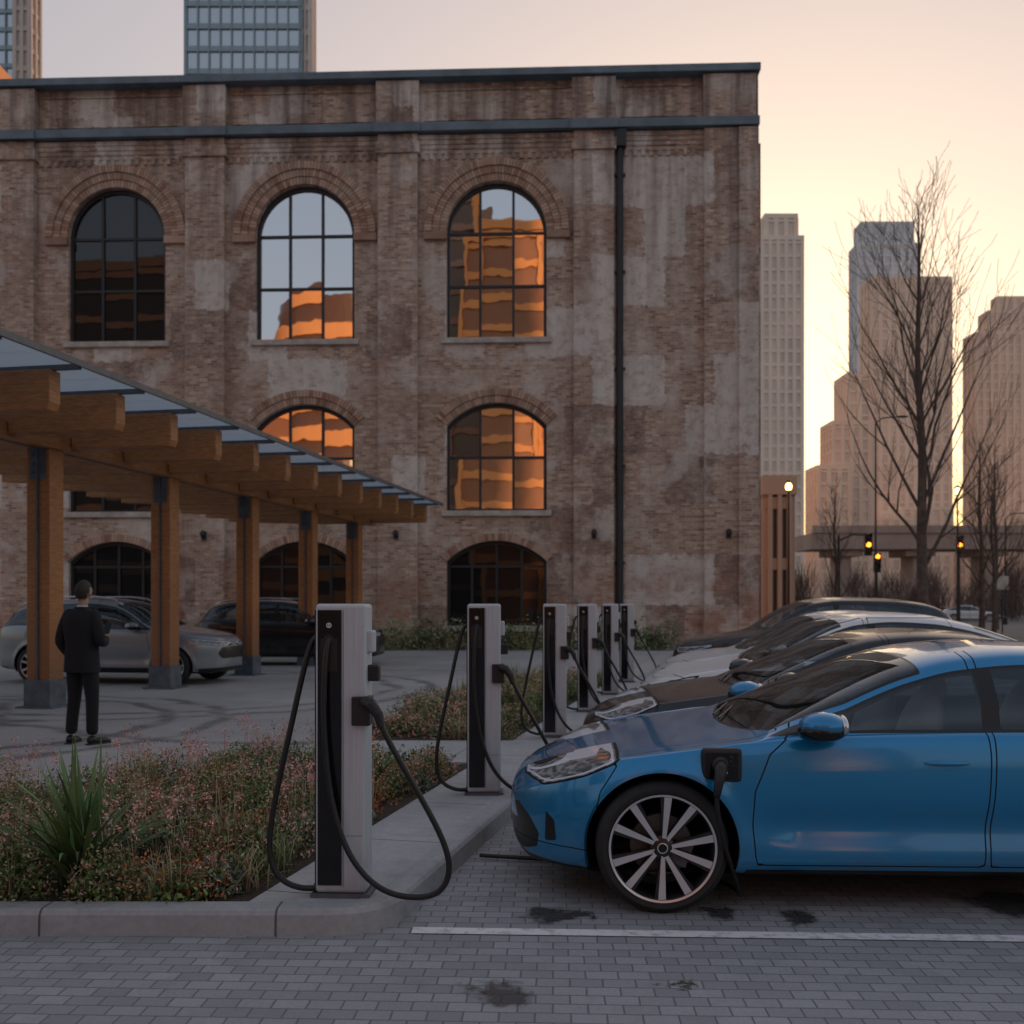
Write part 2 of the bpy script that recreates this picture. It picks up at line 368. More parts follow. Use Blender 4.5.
def jit(name,n,s=.25): return np.array(PAL[name])[None]*(1+rng.normal(size=(n,1))*s).clip(.3,2)*(1+rng.normal(size=(n,3))*.07)
def tuft(V,x,y,z,n,L,col,w=.004,spread=.05,lean=.5):
    base=np.stack([x+rng.normal(size=n)*spread,y+rng.normal(size=n)*spread,np.full(n,z)],1)
    V.blades(base,rng.uniform(0,6.28,n),L*rng.uniform(.55,1.1,n),w*rng.uniform(.6,1.2,n),rng.uniform(.05,lean*1.6,n),jit(col,n),.35)
def shrub(V,x,y,z,n,rx,rz,col,size=.014,tips=None):
    d=rng.normal(size=(n,3)); d/=np.linalg.norm(d,axis=1)[:,None]; d[:,2]=np.abs(d[:,2]); rr=rng.uniform(.35,1.08,n)**.6
    lump=1+.25*np.sin(d[:,0]*5+x*9)*np.cos(d[:,1]*6+y*7)
    c=np.array([x,y,z])+d*np.array([rx,rx,rz])*rr[:,None]*lump[:,None]
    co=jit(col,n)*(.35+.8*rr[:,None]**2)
    V.leaves(c,size*rng.uniform(.6,1.4,n),co)
    if tips:
        m=int(n*.65); d2=d[:m]; c2=np.array([x,y,z])+d2*np.array([rx,rx,rz])*rng.uniform(.98,1.25,m)[:,None]
        V.leaves(c2,size*.8*rng.uniform(.6,1.3,m),jit(tips,m))
    k=max(6,n//45)
    base=np.stack([x+rng.normal(size=k)*rx*.3,y+rng.normal(size=k)*rx*.3,np.full(k,z)],1)
    V.blades(base,rng.uniform(0,6.28,k),rz*rng.uniform(.8,1.3,k),np.full(k,.0025),rng.uniform(.1,.9,k),jit('dry',k))
def inpoly(x,y,P):
    c=False;j=len(P)-1
    for i in range(len(P)):
        if (P[i][1]>y)!=(P[j][1]>y) and x<(P[j][0]-P[i][0])*(y-P[i][1])/(P[j][1]-P[i][1])+P[i][0]: c=not c
        j=i
    return c
V=Veg()
P1=[(-5.9,4.88),(sx(4.9)-.12,4.88),(sx(8.9)-.12,8.9),(-2.45,8.9),(-3.0,8.0),(-3.7,6.95),(-4.6,6.0),(-5.4,5.4)]
cnt=0
while cnt<270:
    x=random.uniform(-5.9,0);y=random.uniform(4.88,8.9) if cnt>40 else random.uniform(4.88,5.2)
    if not inpoly(x,y,P1): continue
    if math.hypot(x+2.26,y-5.25)<.30: continue
    cnt+=1; k=random.random()
    edge=(sx(y)-x)
    sc=.8 if edge<.3 else 1.05
    if y<5.15: sc*=.85
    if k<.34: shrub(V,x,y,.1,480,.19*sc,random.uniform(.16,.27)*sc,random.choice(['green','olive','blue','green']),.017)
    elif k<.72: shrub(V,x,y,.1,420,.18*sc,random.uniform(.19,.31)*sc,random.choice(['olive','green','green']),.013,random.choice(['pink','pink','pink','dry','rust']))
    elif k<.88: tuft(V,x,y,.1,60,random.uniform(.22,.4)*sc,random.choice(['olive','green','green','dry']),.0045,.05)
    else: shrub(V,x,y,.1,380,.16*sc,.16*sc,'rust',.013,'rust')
for _ in range(80):
    x=random.uniform(-4.5,-.8);y=random.uniform(5,8.9)
    if inpoly(x,y,P1):
        n=7; base=np.stack([x+rng.normal(size=n)*.08,y+rng.normal(size=n)*.08,np.full(n,.1)],1); az=rng.uniform(0,6.28,n);L=rng.uniform(.30,.46,n)
        V.blades(base,az,L,np.full(n,.003),rng.uniform(0,.25,n),jit('dry',n)); pc=random.choice(['pink','pink','dry'])
        for i in range(n):
            c=base[i]+np.array([0,0,L[i]])+rng.normal(size=(18,3))*np.array([.016,.016,.035]); V.leaves(c,np.full(18,.011),jit(pc,18))
V.build('flower_bed_planting')
V=Veg(); cnt=0
P2=[(sx(10.6)-.1,10.65),(sx(19.1)-.1,19.1),(-.05,19.1),(-1.1,14.2),(-1.85,10.7)]
while cnt<170:
    x=random.uniform(-2,2);y=random.uniform(10.6,19.2)
    if not inpoly(x,y,P2): continue
    cnt+=1;k=random.random()
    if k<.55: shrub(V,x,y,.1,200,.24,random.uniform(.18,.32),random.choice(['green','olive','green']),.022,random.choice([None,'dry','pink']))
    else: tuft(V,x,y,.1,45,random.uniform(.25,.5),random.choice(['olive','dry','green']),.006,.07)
V.build('flower_bed_planting')
def yucca(x,y,n=90,L=.5,w=.015):
    V=Veg(); base=np.stack([x+rng.normal(size=n)*.035,y+rng.normal(size=n)*.035,np.full(n,.1)],1)
    V.blades(base,rng.uniform(0,6.28,n),L*rng.uniform(.6,1.05,n),w*rng.uniform(.7,1.2,n),rng.uniform(.05,.95,n),jit('green',n)*np.array([[.90,1.0,1.05]]),.32,7)
    V.build('yucca_plant')
yucca(-2.20,5.12,120,.80,.020); yucca(-3.3,5.9,70,.6); yucca(-1.05,7.9,50,.4,.012)
V=Veg()
for (x0,x1) in ((-4.4,-1.2),(-1.0,2.0),(2.2,5.2),(-12,-4.6)):
    x=x0
    while x<x1:
        shrub(V,x,33.6+random.uniform(-.4,.4),0,260,.5,random.uniform(.6,1.15),random.choice(['green','dark','olive','green']),.06); x+=.33
V.build('hedge')
def bare_tree(name,x,y,H,r0,seed,lean=0.,levels=4,spread=1.,nb=24):
    rd=random.Random(seed); b=MB()
    def br(p,d,L,r,lv):
        n=5 if lv<=2 else 3; pts=[p];rs=[r];q=p.copy();dd=d.copy()
        for i in range(n):
            dd=(dd+Vector((rd.gauss(0,.11),rd.gauss(0,.11),rd.gauss(0,.05)+.07))).normalized(); q=q+dd*(L/n); pts.append(q.copy()); rs.append(max(.006,r*(1-(i+1)/n*.65)))
        b.tube(pts,rs,'bark',6 if lv<3 else 4,False)
        if lv>=levels: return
        k=rd.randint(2,4)
        for j in range(k):
            t=rd.uniform(.25,.95); i=min(n-1,int(t*n)); p2=pts[i].lerp(pts[i+1],t*n-i)
            ax=dd.orthogonal(); ax.rotate(Matrix.Rotation(rd.uniform(0,6.28),3,dd)); nd=(dd*rd.uniform(.8,1.1)+ax*rd.uniform(.4,.75)+Vector((0,0,.3))).normalized()
            br(p2,nd,L*rd.uniform(.42,.68),max(.008,rs[i]*rd.uniform(.4,.6)),lv+1)
        br(pts[-1],(dd+Vector((rd.gauss(0,.12),rd.gauss(0,.12),.12))).normalized(),L*.5,rs[-1]*.9,lv+1)
    pts=[Vector((x+lean*t*t*H+math.sin(t*6)*.07+math.sin(t*17)*.03,y,H*.93*t)) for t in np.linspace(0,1,16)]; rs=[r0*(1-t)**.8+.012 for t in np.linspace(0,1,16)]; rs[0]*=1.3
    b.tube(pts,rs,'bark',9,False)
    for i in range(nb):
        t=.20+.76*(i/nb)**.9+rd.uniform(-.02,.02); k=min(14,int(t*15)); p=pts[k].lerp(pts[k+1],t*15-k)
        a=i*2.4+rd.uniform(-.4,.4); L=H*(.30*(1-t)**.7+.05)*rd.uniform(.75,1.2)*spread
        br(p,Vector((math.cos(a)*.62,math.sin(a)*.62,.8+.5*t)).normalized(),L,r0*(1-t)*.36+.012,2)
    return b.build(name)
bare_tree('bare_tree',12.25,30,14.4,.17,3,0.,4,1.0,34)
bare_tree('bare_tree',22.5,48,10,.14,5,0,4,.9,16)
bare_tree('bare_tree',17.8,55,8.5,.12,9,0,4,.9,14)
bare_tree('bare_tree',29,60,12,.15,12,0,4,.9,16)
bare_tree('bare_tree',20.2,42,7.5,.10,15,0,4,.9,14)
V=Veg()
for i in range(90):
    x=rng.uniform(22,75); y=rng.uniform(85,120); h=rng.uniform(2.5,7)
    n=200; base=np.stack([x+rng.normal(size=n)*.5,y+rng.normal(size=n)*.5,rng.uniform(0,h*.6,n)],1)
    V.blades(base,rng.uniform(0,6.28,n),h*rng.uniform(.25,.6,n),np.full(n,.035),rng.uniform(.1,.8,n),np.array([.22,.15,.12])[None]*(1+rng.normal(size=(n,1))*.2),0,3)
V.build('distant_trees')

# ---------------------------------------------------------------- brick building
AN=R(-2.4)
BB=empty('brick_building',(8.70,36,0),AN)
BAY=[9.27+7.03*i for i in range(6)]
PIL=[5.75+7.1*i for i in range(7)]
HW=1.82
FL=[(11.23,15.1,HW),(4.94,8.05,.82),(.75,3.1,.75)]
def outline(cx,hw,z0,zs,rise,n=20):
    Rr=(hw*hw+rise*rise)/(2*rise); zc=zs+rise-Rr; a0=math.asin(min(1,hw/Rr)) if rise<hw else math.pi/2
    pts=[(cx-hw,z0),(cx+hw,z0)]+[(cx+Rr*math.sin(a),zc+Rr*math.cos(a)) for a in np.linspace(a0,-a0,n)]
    return pts,Rr,zc,a0
wall=MB(); wall.box(-56,0,0,.6,0,20.55,'brick'); wob=wall.build('facade_wall',BB)
cut=MB()
for bx in BAY:
    for (z0,zs,ri) in FL:
        pts,Rr,zc,a0=outline(-bx,HW,z0,zs,ri); n=len(pts)
        cut.poly([(x,-.5,z) for x,z in pts]+[(x,1.1,z) for x,z in pts],[tuple(range(n)),tuple(range(n,2*n))[::-1]]+[(i,n+i,n+(i+1)%n,(i+1)%n) for i in range(n)],'brick')
me=bpy.data.meshes.new('cut'); me.from_pydata(cut.v,[],cut.f); bm=bmesh.new(); bm.from_mesh(me); bmesh.ops.recalc_face_normals(bm,faces=bm.faces); bm.to_mesh(me); bm.free()
cob=bpy.data.objects.new('cut',me); COL.objects.link(cob); cob.parent=BB
mod=wob.modifiers.new('b','BOOLEAN'); mod.object=cob; mod.operation='DIFFERENCE'; mod.solver='EXACT'
bpy.context.view_layer.update()
dg=bpy.context.evaluated_depsgraph_get(); nm=bpy.data.meshes.new_from_object(wob.evaluated_get(dg)); wob.modifiers.clear(); wob.data=nm
bpy.data.objects.remove(cob)
t=MB()
t.prism([(0,.61),(5.0,25),(-56,25),(-56,.61)],0,20.3,'brick')
t.build('rear_block',BB)
t=MB()
for i,p in enumerate(PIL):
    t.box(-p-.72,-p+.72,-.28,-.0,1.0,18.6,'brick'); t.box(-p-.80,-p+.80,-.36,0,0,1.0,'brick')
    t.box(-p-.78,-p+.78,-.34,0,18.96,20.5,'brick'); t.box(-p-.8,-p+.8,-.36,0,17.9,18.3,'brick')
t.box(-1.8,0.02,-.28,0,1.0,18.6,'brick'); t.box(-1.85,.05,-.36,0,0,1.,'brick'); t.box(-1.85,.04,-.34,0,18.96,20.5,'brick'); t.box(-.60,.10,-.42,-.283,0,18.55,'brick')
ed=[(-1.8,-5.03)]+[(-PIL[i]-.72,-PIL[i+1]+.72) for i in range(6)]
for (a,c) in ed:
    for k in range(4): t.box(c,a,-.04-.04*k,-.0,17.95+.16*k,18.11+.16*k-.002,'brick')
    x=c+.1
    while x<a-.15: t.box(x,x+.14,-.06,0,17.75,17.95,'brick'); x+=.3
    t.box(c+.25,a-.25,-.06,0,19.15,19.2,'brick'); t.box(c+.25,a-.25,-.06,0,20.25,20.3,'brick')
for k in range(6):
    y0=1.0+k*4.2; x0=.20*y0
    t.prism([(x0-.1,y0),(x0+.26,y0+.03),(x0+.26+.26,y0+1.3),(x0,y0+1.35)],0,18.6,'brick')
t.build('pilasters',BB)
t=MB()
t.box(-56,.16,-.48,.0,20.55,20.80,'metal_band'); t.box(-56,.14,-.42,-.0,18.64,18.94,'metal_band')
for p in PIL: t.box(-p-.85,-p+.85,-.5,-.42,18.6,18.92,'metal_band')
t.prism([(.16,.0),(5.25,25),(4.5,25),(-.4,.0)],20.56,20.78,'metal_band'); t.prism([(.14,.0),(5.2,25),(4.5,25),(-.4,.0)],18.65,18.93,'metal_band')
for x in (-4.81,): 
    t.tube([(x,-.12,.2),(x,-.12,18.6)],.13,'pipe',10); t.box(x-.22,x+.22,-.36,-.01,18.0,18.6,'pipe')
    for z in (3,6.5,10,13.5,17): t.box(x-.2,x+.2,-.16,0,z,z+.08,'pipe')
t.build('cornice_and_drainpipe',BB)
t=MB()
for bx in BAY:
    for fi,(z0,zs,ri) in enumerate(FL):
        pts,Rr,zc,a0=outline(-bx,HW,z0,zs,ri)
        rings=[(.27,.10),(.27,.14),(.27,.2)] if fi==0 else ([(.26,.08),(.26,.12)] if fi==1 else [(.28,.09)])
        rr=Rr+.004
        for (th,pr) in rings:
            r1=rr+th-.012; nn=int(rr*2*a0/.115); 
            for k in range(nn):
                a=-a0+2*a0*(k+.06)/nn; c=-a0+2*a0*(k+.94)/nn; q=[(-bx+q_*math.sin(w_),zc+q_*math.cos(w_)) for q_,w_ in ((rr,a),(r1,a),(r1,c),(rr,c))]
                t.poly([(x,-pr,z) for x,z in q]+[(x,.02,z) for x,z in q],[(0,1,2,3),(0,4,5,1),(1,5,6,2),(2,6,7,3),(3,7,4,0)],'vouss')
            rr+=th
        if fi==0:
            for s_ in (-1,1):
                xx=-bx+s_*(HW+.42); t.box(xx-.42,xx+.42,-.17,0,zs-.28,zs-.01,'vouss')
t.build('arch_surrounds',BB)
t=MB()
for bx in BAY:
    for fi,(z0,zs,ri) in enumerate(FL): t.box(-bx-HW-.18,-bx+HW+.18,-.14,.22,z0-.2,z0+.004,'stone')
t.build('window_sills',BB,bevel=.02)
fr=MB(); gl=MB()
for bi,bx in enumerate(BAY):
    for fi,(z0,zs,ri) in enumerate(FL):
        pts,Rr,zc,a0=outline(-bx,HW,z0,zs,ri,28)
        n=len(pts)
        cxm=-bx; czm=(z0+zs)/2
        def inn(p,d=.11):
            return (cxm+(p[0]-cxm)*(1-d/HW), czm+(p[1]-czm)*(1-d/((zs+ri-z0)/2)))
        for i in range(n):
            p,q=pts[i],pts[(i+1)%n]; pi,qi=inn(p),inn(q)
            fr.poly([(p[0],.16,p[1]),(q[0],.16,q[1]),(qi[0],.16,qi[1]),(pi[0],.16,pi[1]),(pi[0],.3,pi[1]),(qi[0],.3,qi[1])],[(0,1,2,3),(3,2,5,4)],'frame')
        ztop=zs+ri
        def ztopat(x): return zc+math.sqrt(max(0,Rr*Rr-(x+bx)**2))
        xs=[-bx-HW/3,-bx+HW/3] if fi<2 else [-bx-HW/2,-bx,-bx+HW/2]
        for x in xs: fr.box(x-.045,x+.045,.18,.29,z0,ztopat(x),'frame')
        zr=[z0+.34*(ztop-z0),z0+.68*(ztop-z0)] if fi==0 else ([z0+.5*(ztop-z0)] if fi==1 else [z0+.7*(ztop-z0)])
        for z in zr: fr.box(-bx-HW+.02,-bx+HW-.02,.19,.28,z-.045,z+.045,'frame')
        gx=[-bx-HW-.1]+xs+[-bx+HW+.1]; gz=[z0-.05]+zr+[ztop+.1]
        dark='winglass_dark' if (fi==2 or bi>=2) else 'winglass'
        for i in range(len(gx)-1):
            for j in range(len(gz)-1):
                ta,tb=random.gauss(0,.004),random.gauss(0,.004)
                w_,h_=gx[i+1]-gx[i],gz[j+1]-gz[j]
                gl.poly([(gx[i],.25-ta*w_-tb*h_,gz[j]),(gx[i+1],.25+ta*w_-tb*h_,gz[j]),(gx[i+1],.25+ta*w_+tb*h_,gz[j+1]),(gx[i],.25-ta*w_+tb*h_,gz[j+1])],[(0,1,2,3)],dark)
fr.build('window_frames',BB); gl.build('window_panes',BB)
t=MB()
for x in (-5.75,-.95,-12.9,-19.95):
    t.box(x-.08,x+.08,-.40,-.29,3.9,4.2,'pipe'); t.ell((x,-.46,4.1),(.10,.1,.14),'pipe',12,8)
t.build('wall_lights',BB)

# ---------------------------------------------------------------- towers
def tower(name,x0,x1,y,depth,H,pier,glass,fh=4.,cw=3.,steps=(),frac=.45,rough=.8):
    e=empty(name,((x0+x1)/2,y,0)); w=(x1-x0)/2
    pm=simple(name+'_stone',pier,rough,var=.1,sc=.05)
    if isinstance(glass,str): gm=M[glass]
    else: gm=simple(name+'_glass',glass,.3,var=.2,sc=.1)
    b=MB(); vols=[(w,depth,0,H)]+[(w*s,depth*s,z0,z1) for s,z0,z1 in steps]
    for (ww,dd,z0,z1) in vols:
        oy=(depth-dd)/2
        b.box(-ww,ww,oy,oy+dd,z0,z1,gm)
        n=max(2,int(2*ww/cw)); pw=2*ww/n*frac
        for i in range(n+1):
            x=-ww+2*ww*i/n; b.box(x-pw/2,x+pw/2,oy-.5,oy-.01,z0,z1+.6,pm)
        m=max(2,int(dd/cw))
        for i in range(m+1):
            yy=oy+dd*i/m
            b.box(-ww-.5,-ww-.01,yy-pw/2,yy+pw/2,z0,z1+.6,pm); b.box(ww+.01,ww+.5,yy-pw/2,yy+pw/2,z0,z1+.6,pm)
        k=max(1,int((z1-z0)/fh))
        for j in range(k+1):
            z=z0+(z1-z0)*j/k; b.box(-ww-.3,ww+.3,oy-.3,oy+dd+.3,z-fh*.12,z+fh*.12,pm)
        b.box(-ww-.55,ww+.55,oy-.55,oy+dd+.55,z1+.6,z1+2.,pm)
    b.build('shell',e); return e
HAZE_PIER=(.88,.66,.52); HAZE_GLASS=(.75,.56,.45)  # haze put into the colour: pale warm piers and glass for the skyline
tower('skyscraper',75,87,300,10,110,(.88,.72,.61),(.72,.59,.51),4,2.4,[(.75,110,117)])  # pale warm piers and glass carry painted haze here too
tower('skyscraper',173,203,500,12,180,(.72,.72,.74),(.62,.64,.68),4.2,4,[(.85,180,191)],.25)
tower('skyscraper',151,184,420,12,137,HAZE_PIER,HAZE_GLASS,4,3.4)
tower('skyscraper',209,250,450,12,122,HAZE_PIER,HAZE_GLASS,4,3.4,[(.7,122,132),(.45,132,139)])
tower('skyscraper',114,122,340,12,78,HAZE_PIER,HAZE_GLASS,4,3); tower('skyscraper',98,108,320,12,44,HAZE_PIER,HAZE_GLASS,4,3)
tower('office_block',106,118,330,12,60,HAZE_PIER,HAZE_GLASS,4,3.)
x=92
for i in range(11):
    w=random.uniform(12,26); tower('office_block',x,x+w,random.uniform(330,400),20,random.uniform(20,44),HAZE_PIER,HAZE_GLASS,4,3.2); x+=w*.75+4
tower('glass_skyscraper',-52,-34,160,6,130,(.30,.40,.46),'tower_glass_blue',3.6,1.7,(),.08,.4)
tower('skyscraper',-33.9,-32.6,161,3,130,(.7,.64,.6),(.6,.55,.52),4,2)
tower('glass_skyscraper',-112,-99,200,6,160,(.30,.40,.46),'tower_glass_blue',3.6,2.,(),.08,.4); tower('skyscraper',-98.8,-96,199,4,160,(.6,.52,.48),(.5,.45,.42),4,2)
tower('brick_warehouse',-60,-40.9,79,3,42.0,(.80,.34,.13),(.6,.26,.1),4,3)  # orange sunlight put into the wall colours; the sun misses this face
tower('brick_warehouse',19.0,20.4,74,8,9.0,(.55,.35,.25),(.12,.09,.08),3.6,1.2)
def curved_tower(name,cx,cy,r,H,col):
    e=empty(name,(cx,cy,0)); pm=simple(name+'_cladding',col,.6,var=.15,sc=.1); gm=simple(name+'_glazing',(.14,.07,.045),.3)
    b=MB(); b.lathe([(r,0),(r,H),(0,H)],gm,64,'z')
    for k in range(int(H/4.)): b.lathe([(r+.05,k*4.),(r+.5,k*4.+.1),(r+.5,k*4.+2.1),(r+.05,k*4.+2.2)],pm,64,'z')
    b.build('shell',e)
OR=(.80,.36,.13); OG=(.32,.13,.06)
tower('office_tower',-13,-3,-88,25,52,OR,OG,4,3.2,(),.5)
curved_tower('office_tower',-32,-70,8.5,46,OR)
tower('office_tower',-2,24,-92,25,36,OR,OG,4,5,(),.4)
tower('office_tower',-52,-40,-95,25,40,OR,OG,4,3.2,(),.5)
tower('office_tower',-20,-13.5,-100,25,58,(.3,.2,.16),(.1,.07,.06),4,3.2,(),.5)
tower('office_tower',-100,-56,-90,25,48,(.3,.2,.15),(.05,.04,.04),4,4)

VD=empty('rail_viaduct',(0,150,0)); b=MB(); cm=simple('viaduct_concrete',(.38,.27,.22),.85,sc=.3)
b.box(45,140,0,9,9.8,12.2,cm); b.box(45,140,-.3,0-.01,12.2,13.3,cm)
for i in range(9): b.box(50+i*11,51.6+i*11,2,7,0,9.8,cm); b.box(48.5+i*11,53+i*11,1,8,8.8,9.79,cm)
b.build('deck_and_piers',VD)

def traffic_light(x,y,H,arm,lit):
    e=empty('traffic_light',(x,y,0)); b=MB()
    b.lathe([(.18,0),(.18,.3),(.1,.35),(.07,H)],'pipe',12,'z')
    if arm: b.tube([(0,0,H-.3),(arm*.5,0,H+.05),(arm,0,H)],[.06,.05,.04],'pipe',8)
    for hx in ([arm] if arm else [0]):
        z=H-.55 if arm else H-.1
        b.box(hx-.2,hx+.2,-.22,-.0,z-.6,z+.6,'pipe')
        for k in range(3):
            b.ell((hx,-.23,z+.38-.38*k),(.14,.05,.14),'amber' if k==lit else 'dim_lens',12,8)
            b.tube([(hx,-.22,z+.52-.38*k),(hx,-.42,z+.50-.38*k)],[.16,.15],'pipe',10,False)
    b.build('pole_and_signals',e)
traffic_light(18.3,56,5.4,1.6,1); traffic_light(22.6,62,4.2,0,0); traffic_light(28.6,64,5.4,0.0,1)
def lamp_or_glint_post(x,y,H,glow=False):
    e=empty('lamp_or_glint_post',(x,y,0)); b=MB(); b.lathe([(.16,0),(.16,.5),(.08,.6),(.05,H)],'pipe',10,'z')
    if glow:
        b.lathe([(.05,0),(.2,.05),(.16,.0)],'pipe',12,'z',(0,0,H)); b.ell((0,0,H+.28),(.2,.2,.27),'glint_glow',16,10); b.lathe([(.26,0),(.1,.15),(.0,.18)],'pipe',12,'z',(0,0,H+.5))
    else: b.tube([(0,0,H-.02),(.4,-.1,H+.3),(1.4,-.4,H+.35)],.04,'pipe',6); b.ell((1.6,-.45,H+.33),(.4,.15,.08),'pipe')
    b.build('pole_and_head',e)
lamp_or_glint_post(24.0,66,13.5); lamp_or_glint_post(37,75,8); lamp_or_glint_post(16.6,60,8.3,True); lamp_or_glint_post(29.4,66,8.7,True)  # last two are added: glowing globes standing in for sun glints
def post_sign(x,y):
    e=empty('street_sign',(x,y,0)); b=MB(); b.tube([(0,0,0),(0,0,3)],.035,'pipe',8); b.box(-.3,.3,-.05,-.036,2.3,3.0,'stone'); b.build('post_and_plate',e,bevel=.004)
post_sign(25.5,52)

# ---------------------------------------------------------------- pergola
PG=empty('timber_pergola',(-7.0,15,0),-math.atan(.185))
cs=1/math.cos(math.atan(.185))
b=MB(); st=MB()
for i in range(-2,5):
    y=3.38*i*cs
    b.box(-.19,-.012,y-.17,y+.17,.35,3.86,'wood'); b.box(.012,.19,y-.17,y+.17,.35,3.86,'wood')
    st.box(-.215,.215,y-.20,y+.20,.03,.42,'steel_bracket'); st.box(-.3,.3,y-.28,y+.28,0.004,.03,'steel_bracket')
    st.box(-.011,.011,y-.2,y+.2,.4,3.9,'steel_bracket')
    st.box(-.13,.13,y-.18,y-.171,3.40,3.88,'steel_bracket')
    for zz in (3.5,3.63,3.76):
        for xx in (-.08,.08): st.tube([(xx,y-.2,zz),(xx,y-.179,zz)],.018,'steel_bracket',6)
b.build('posts',PG,bevel=.012); st.build('steel_brackets',PG)
b=MB(); y=-11.
b.box(-.24,-.06,-12.5,14.9,3.86,4.06,'wood'); b.box(.06,.24,-12.5,14.9,3.86,4.06,'wood')
while y<14.6:
    xl,xr=-4.2,1.90
    y0,y1=y-.11,y+.11
    P=[(xl,4.02),(xl,4.40),(xr,4.40),(xr,4.0),(xr-.04,3.91),(.26,3.91),(.26,4.065),(-.26,4.065),(-.26,3.91),(-1.4,3.91)]
    n=len(P); b.poly([(x,y0,z) for x,z in P]+[(x,y1,z) for x,z in P],[tuple(range(n)),tuple(range(n,2*n))[::-1]]+[(i,n+i,n+(i+1)%n,(i+1)%n) for i in range(n)],'wood')
    y+=1.42
b.build('beams',PG,bevel=.01)
g=MB(); y=-11.6
while y<15.0:
    g.box(-4.4,2.26,y,y+1.40,4.47,4.488,'canopy_glass'); y+=1.42
g.build('glass_roof',PG)
st=MB(); st.box(2.262,2.30,-11.6,15.0,4.42,4.50,'steel_dark')
y=-11.0
while y<14.6: st.box(-4.4,2.24,y-.03,y+.03,4.402,4.466,'steel_dark'); y+=1.42
st.build('edge_trim',PG)

# ---------------------------------------------------------------- charging stations
def charger(x,y,rz):
    e=empty('ev_charging_station',(x,y,.121),rz); H=1.43
    b=MB(); b.box(-.145,.145,-.10,.10,0,.02,'steel_dark'); b.build('base_plate',e)
    b=MB(); b.box(-.125,.125,-.085,.085,.02,H,'alu'); b.build('housing',e,bevel=.018)
    b=MB(); b.box(-.112,.006,-.0925,-.084,.06,H-.03,'gloss_black'); b.build('front_panel',e,bevel=.004)
    b=MB(); b.box(-.131,-.124,-.07,.07,.05,H-.03,'gloss_black'); b.build('side_panel',e,bevel=.003)
    b=MB(); b.box(.012,.0145,-.0862,-.084,.05,H-.03,'steel_dark'); b.box(.02,.105,-.0862,-.084,.30,.302,'steel_dark'); b.build('panel_gap',e)
    b=MB(); b.lathe([(.013,0),(.013,-.003),(.008,-.003),(.008,0)],'white_mark',20,'y',(-.055,-.092,1.325)); b.box(-.058,-.052,-.0955,-.092,1.318,1.332,'white_mark'); b.build('mark',e)
    b=MB(); b.box(-.095,-.015,-.0945,-.092,1.10,1.26,'black_plastic'); b.build('display',e,bevel=.002)
    b=MB(); b.box(.115,.155,-.05,.03,1.19,1.30,'alu'); b.box(.118,.180,-.04,.02,1.05,1.13,'black_plastic'); b.build('cable_hook',e,bevel=.01)
    b=MB(); b.box(.06,.15,-.12,-.02,.84,.98,'black_plastic'); b.tube([(.12,-.12,.96),(.165,-.15,.945),(.20,-.16,.90),(.215,-.165,.84)],[.028,.031,.026,.020],'black_plastic',12); b.build('connector',e,smooth=False,bevel=.008)
    curve('cable_right',[(.212,-.165,.86),(.235,-.17,.8),(.34,-.17,.62),(.49,-.16,.36),(.56,-.15,.17),(.50,-.15,.035),(.36,-.15,.02),(.20,-.15,.05),(.04,-.15,.22),(-.05,-.14,.52),(-.075,-.13,.9),(-.07,-.115,1.15),(-.06,-.10,1.24),(-.055,-.088,1.255)],.0145,'cable',e)
    curve('cable_left',[(-.125,0,1.26),(-.15,.0,1.27),(-.18,-.02,1.2),(-.25,-.04,.85),(-.33,-.05,.5),(-.37,-.06,.24),(-.33,-.07,.10),(-.24,-.075,.045),(-.16,-.07,.035),(-.12,-.05,.04)],.0145,'cable',e)
    b=MB(); b.tube([(-.131,0,1.26),(-.115,0,1.26)],.03,'black_plastic',14); b.tube([(-.055,-.098,1.255),(-.055,-.085,1.255)],.026,'black_plastic',14); b.tube([(-.135,-.05,.04),(-.12,-.05,.04)],.026,'black_plastic',14); b.build('cable_glands',e)
for (x,y) in ((-.83,4.95),(-.21,7.55),(.46,10.75),(1.0,13.3),(1.55,15.8),(2.1,18.3)): charger(x,y,R(random.uniform(-3,1)) if y>5 else R(-3))

# ---------------------------------------------------------------- cars
def pch(P):
    x=np.array([p[0] for p in P],float); y=np.array([p[1] for p in P],float); h=np.diff(x); d=np.diff(y)/h; m=np.zeros(len(x))
    for i in range(1,len(x)-1):
        if d[i-1]*d[i]>0: w1=2*h[i]+h[i-1];w2=h[i]+2*h[i-1]; m[i]=(w1+w2)/(w1/d[i-1]+w2/d[i])
    m[0]=d[0];m[-1]=d[-1]
    def f(q):
        q=np.clip(np.asarray(q,float),x[0],x[-1]); i=np.clip(np.searchsorted(x,q)-1,0,len(h)-1); t=(q-x[i])/h[i]
        return (2*t**3-3*t**2+1)*y[i]+(t**3-2*t**2+t)*h[i]*m[i]+(-2*t**3+3*t**2)*y[i+1]+(t**3-t**2)*h[i]*m[i+1]
    return f
def psdf(px,pz,P):
    P=np.array(P,float); n=len(P); d=np.full(px.shape,1e9); ins=np.zeros(px.shape,bool)
    for i in range(n):
        a=P[i];b_=P[(i+1)%n]; e=b_-a; w=np.stack([px-a[0],pz-a[1]],-1); t=np.clip((w@e)/(e@e),0,1); q=w-t[...,None]*e; d=np.minimum(d,(q**2).sum(-1))
        c=(a[1]>pz)!=(b_[1]>pz); xx=(b_[0]-a[0])*(pz-a[1])/((b_[1]-a[1]) if b_[1]!=a[1] else 1e-9)+a[0]; ins^=(c&(px<xx))
    return np.sqrt(d)*np.where(ins,1,-1)
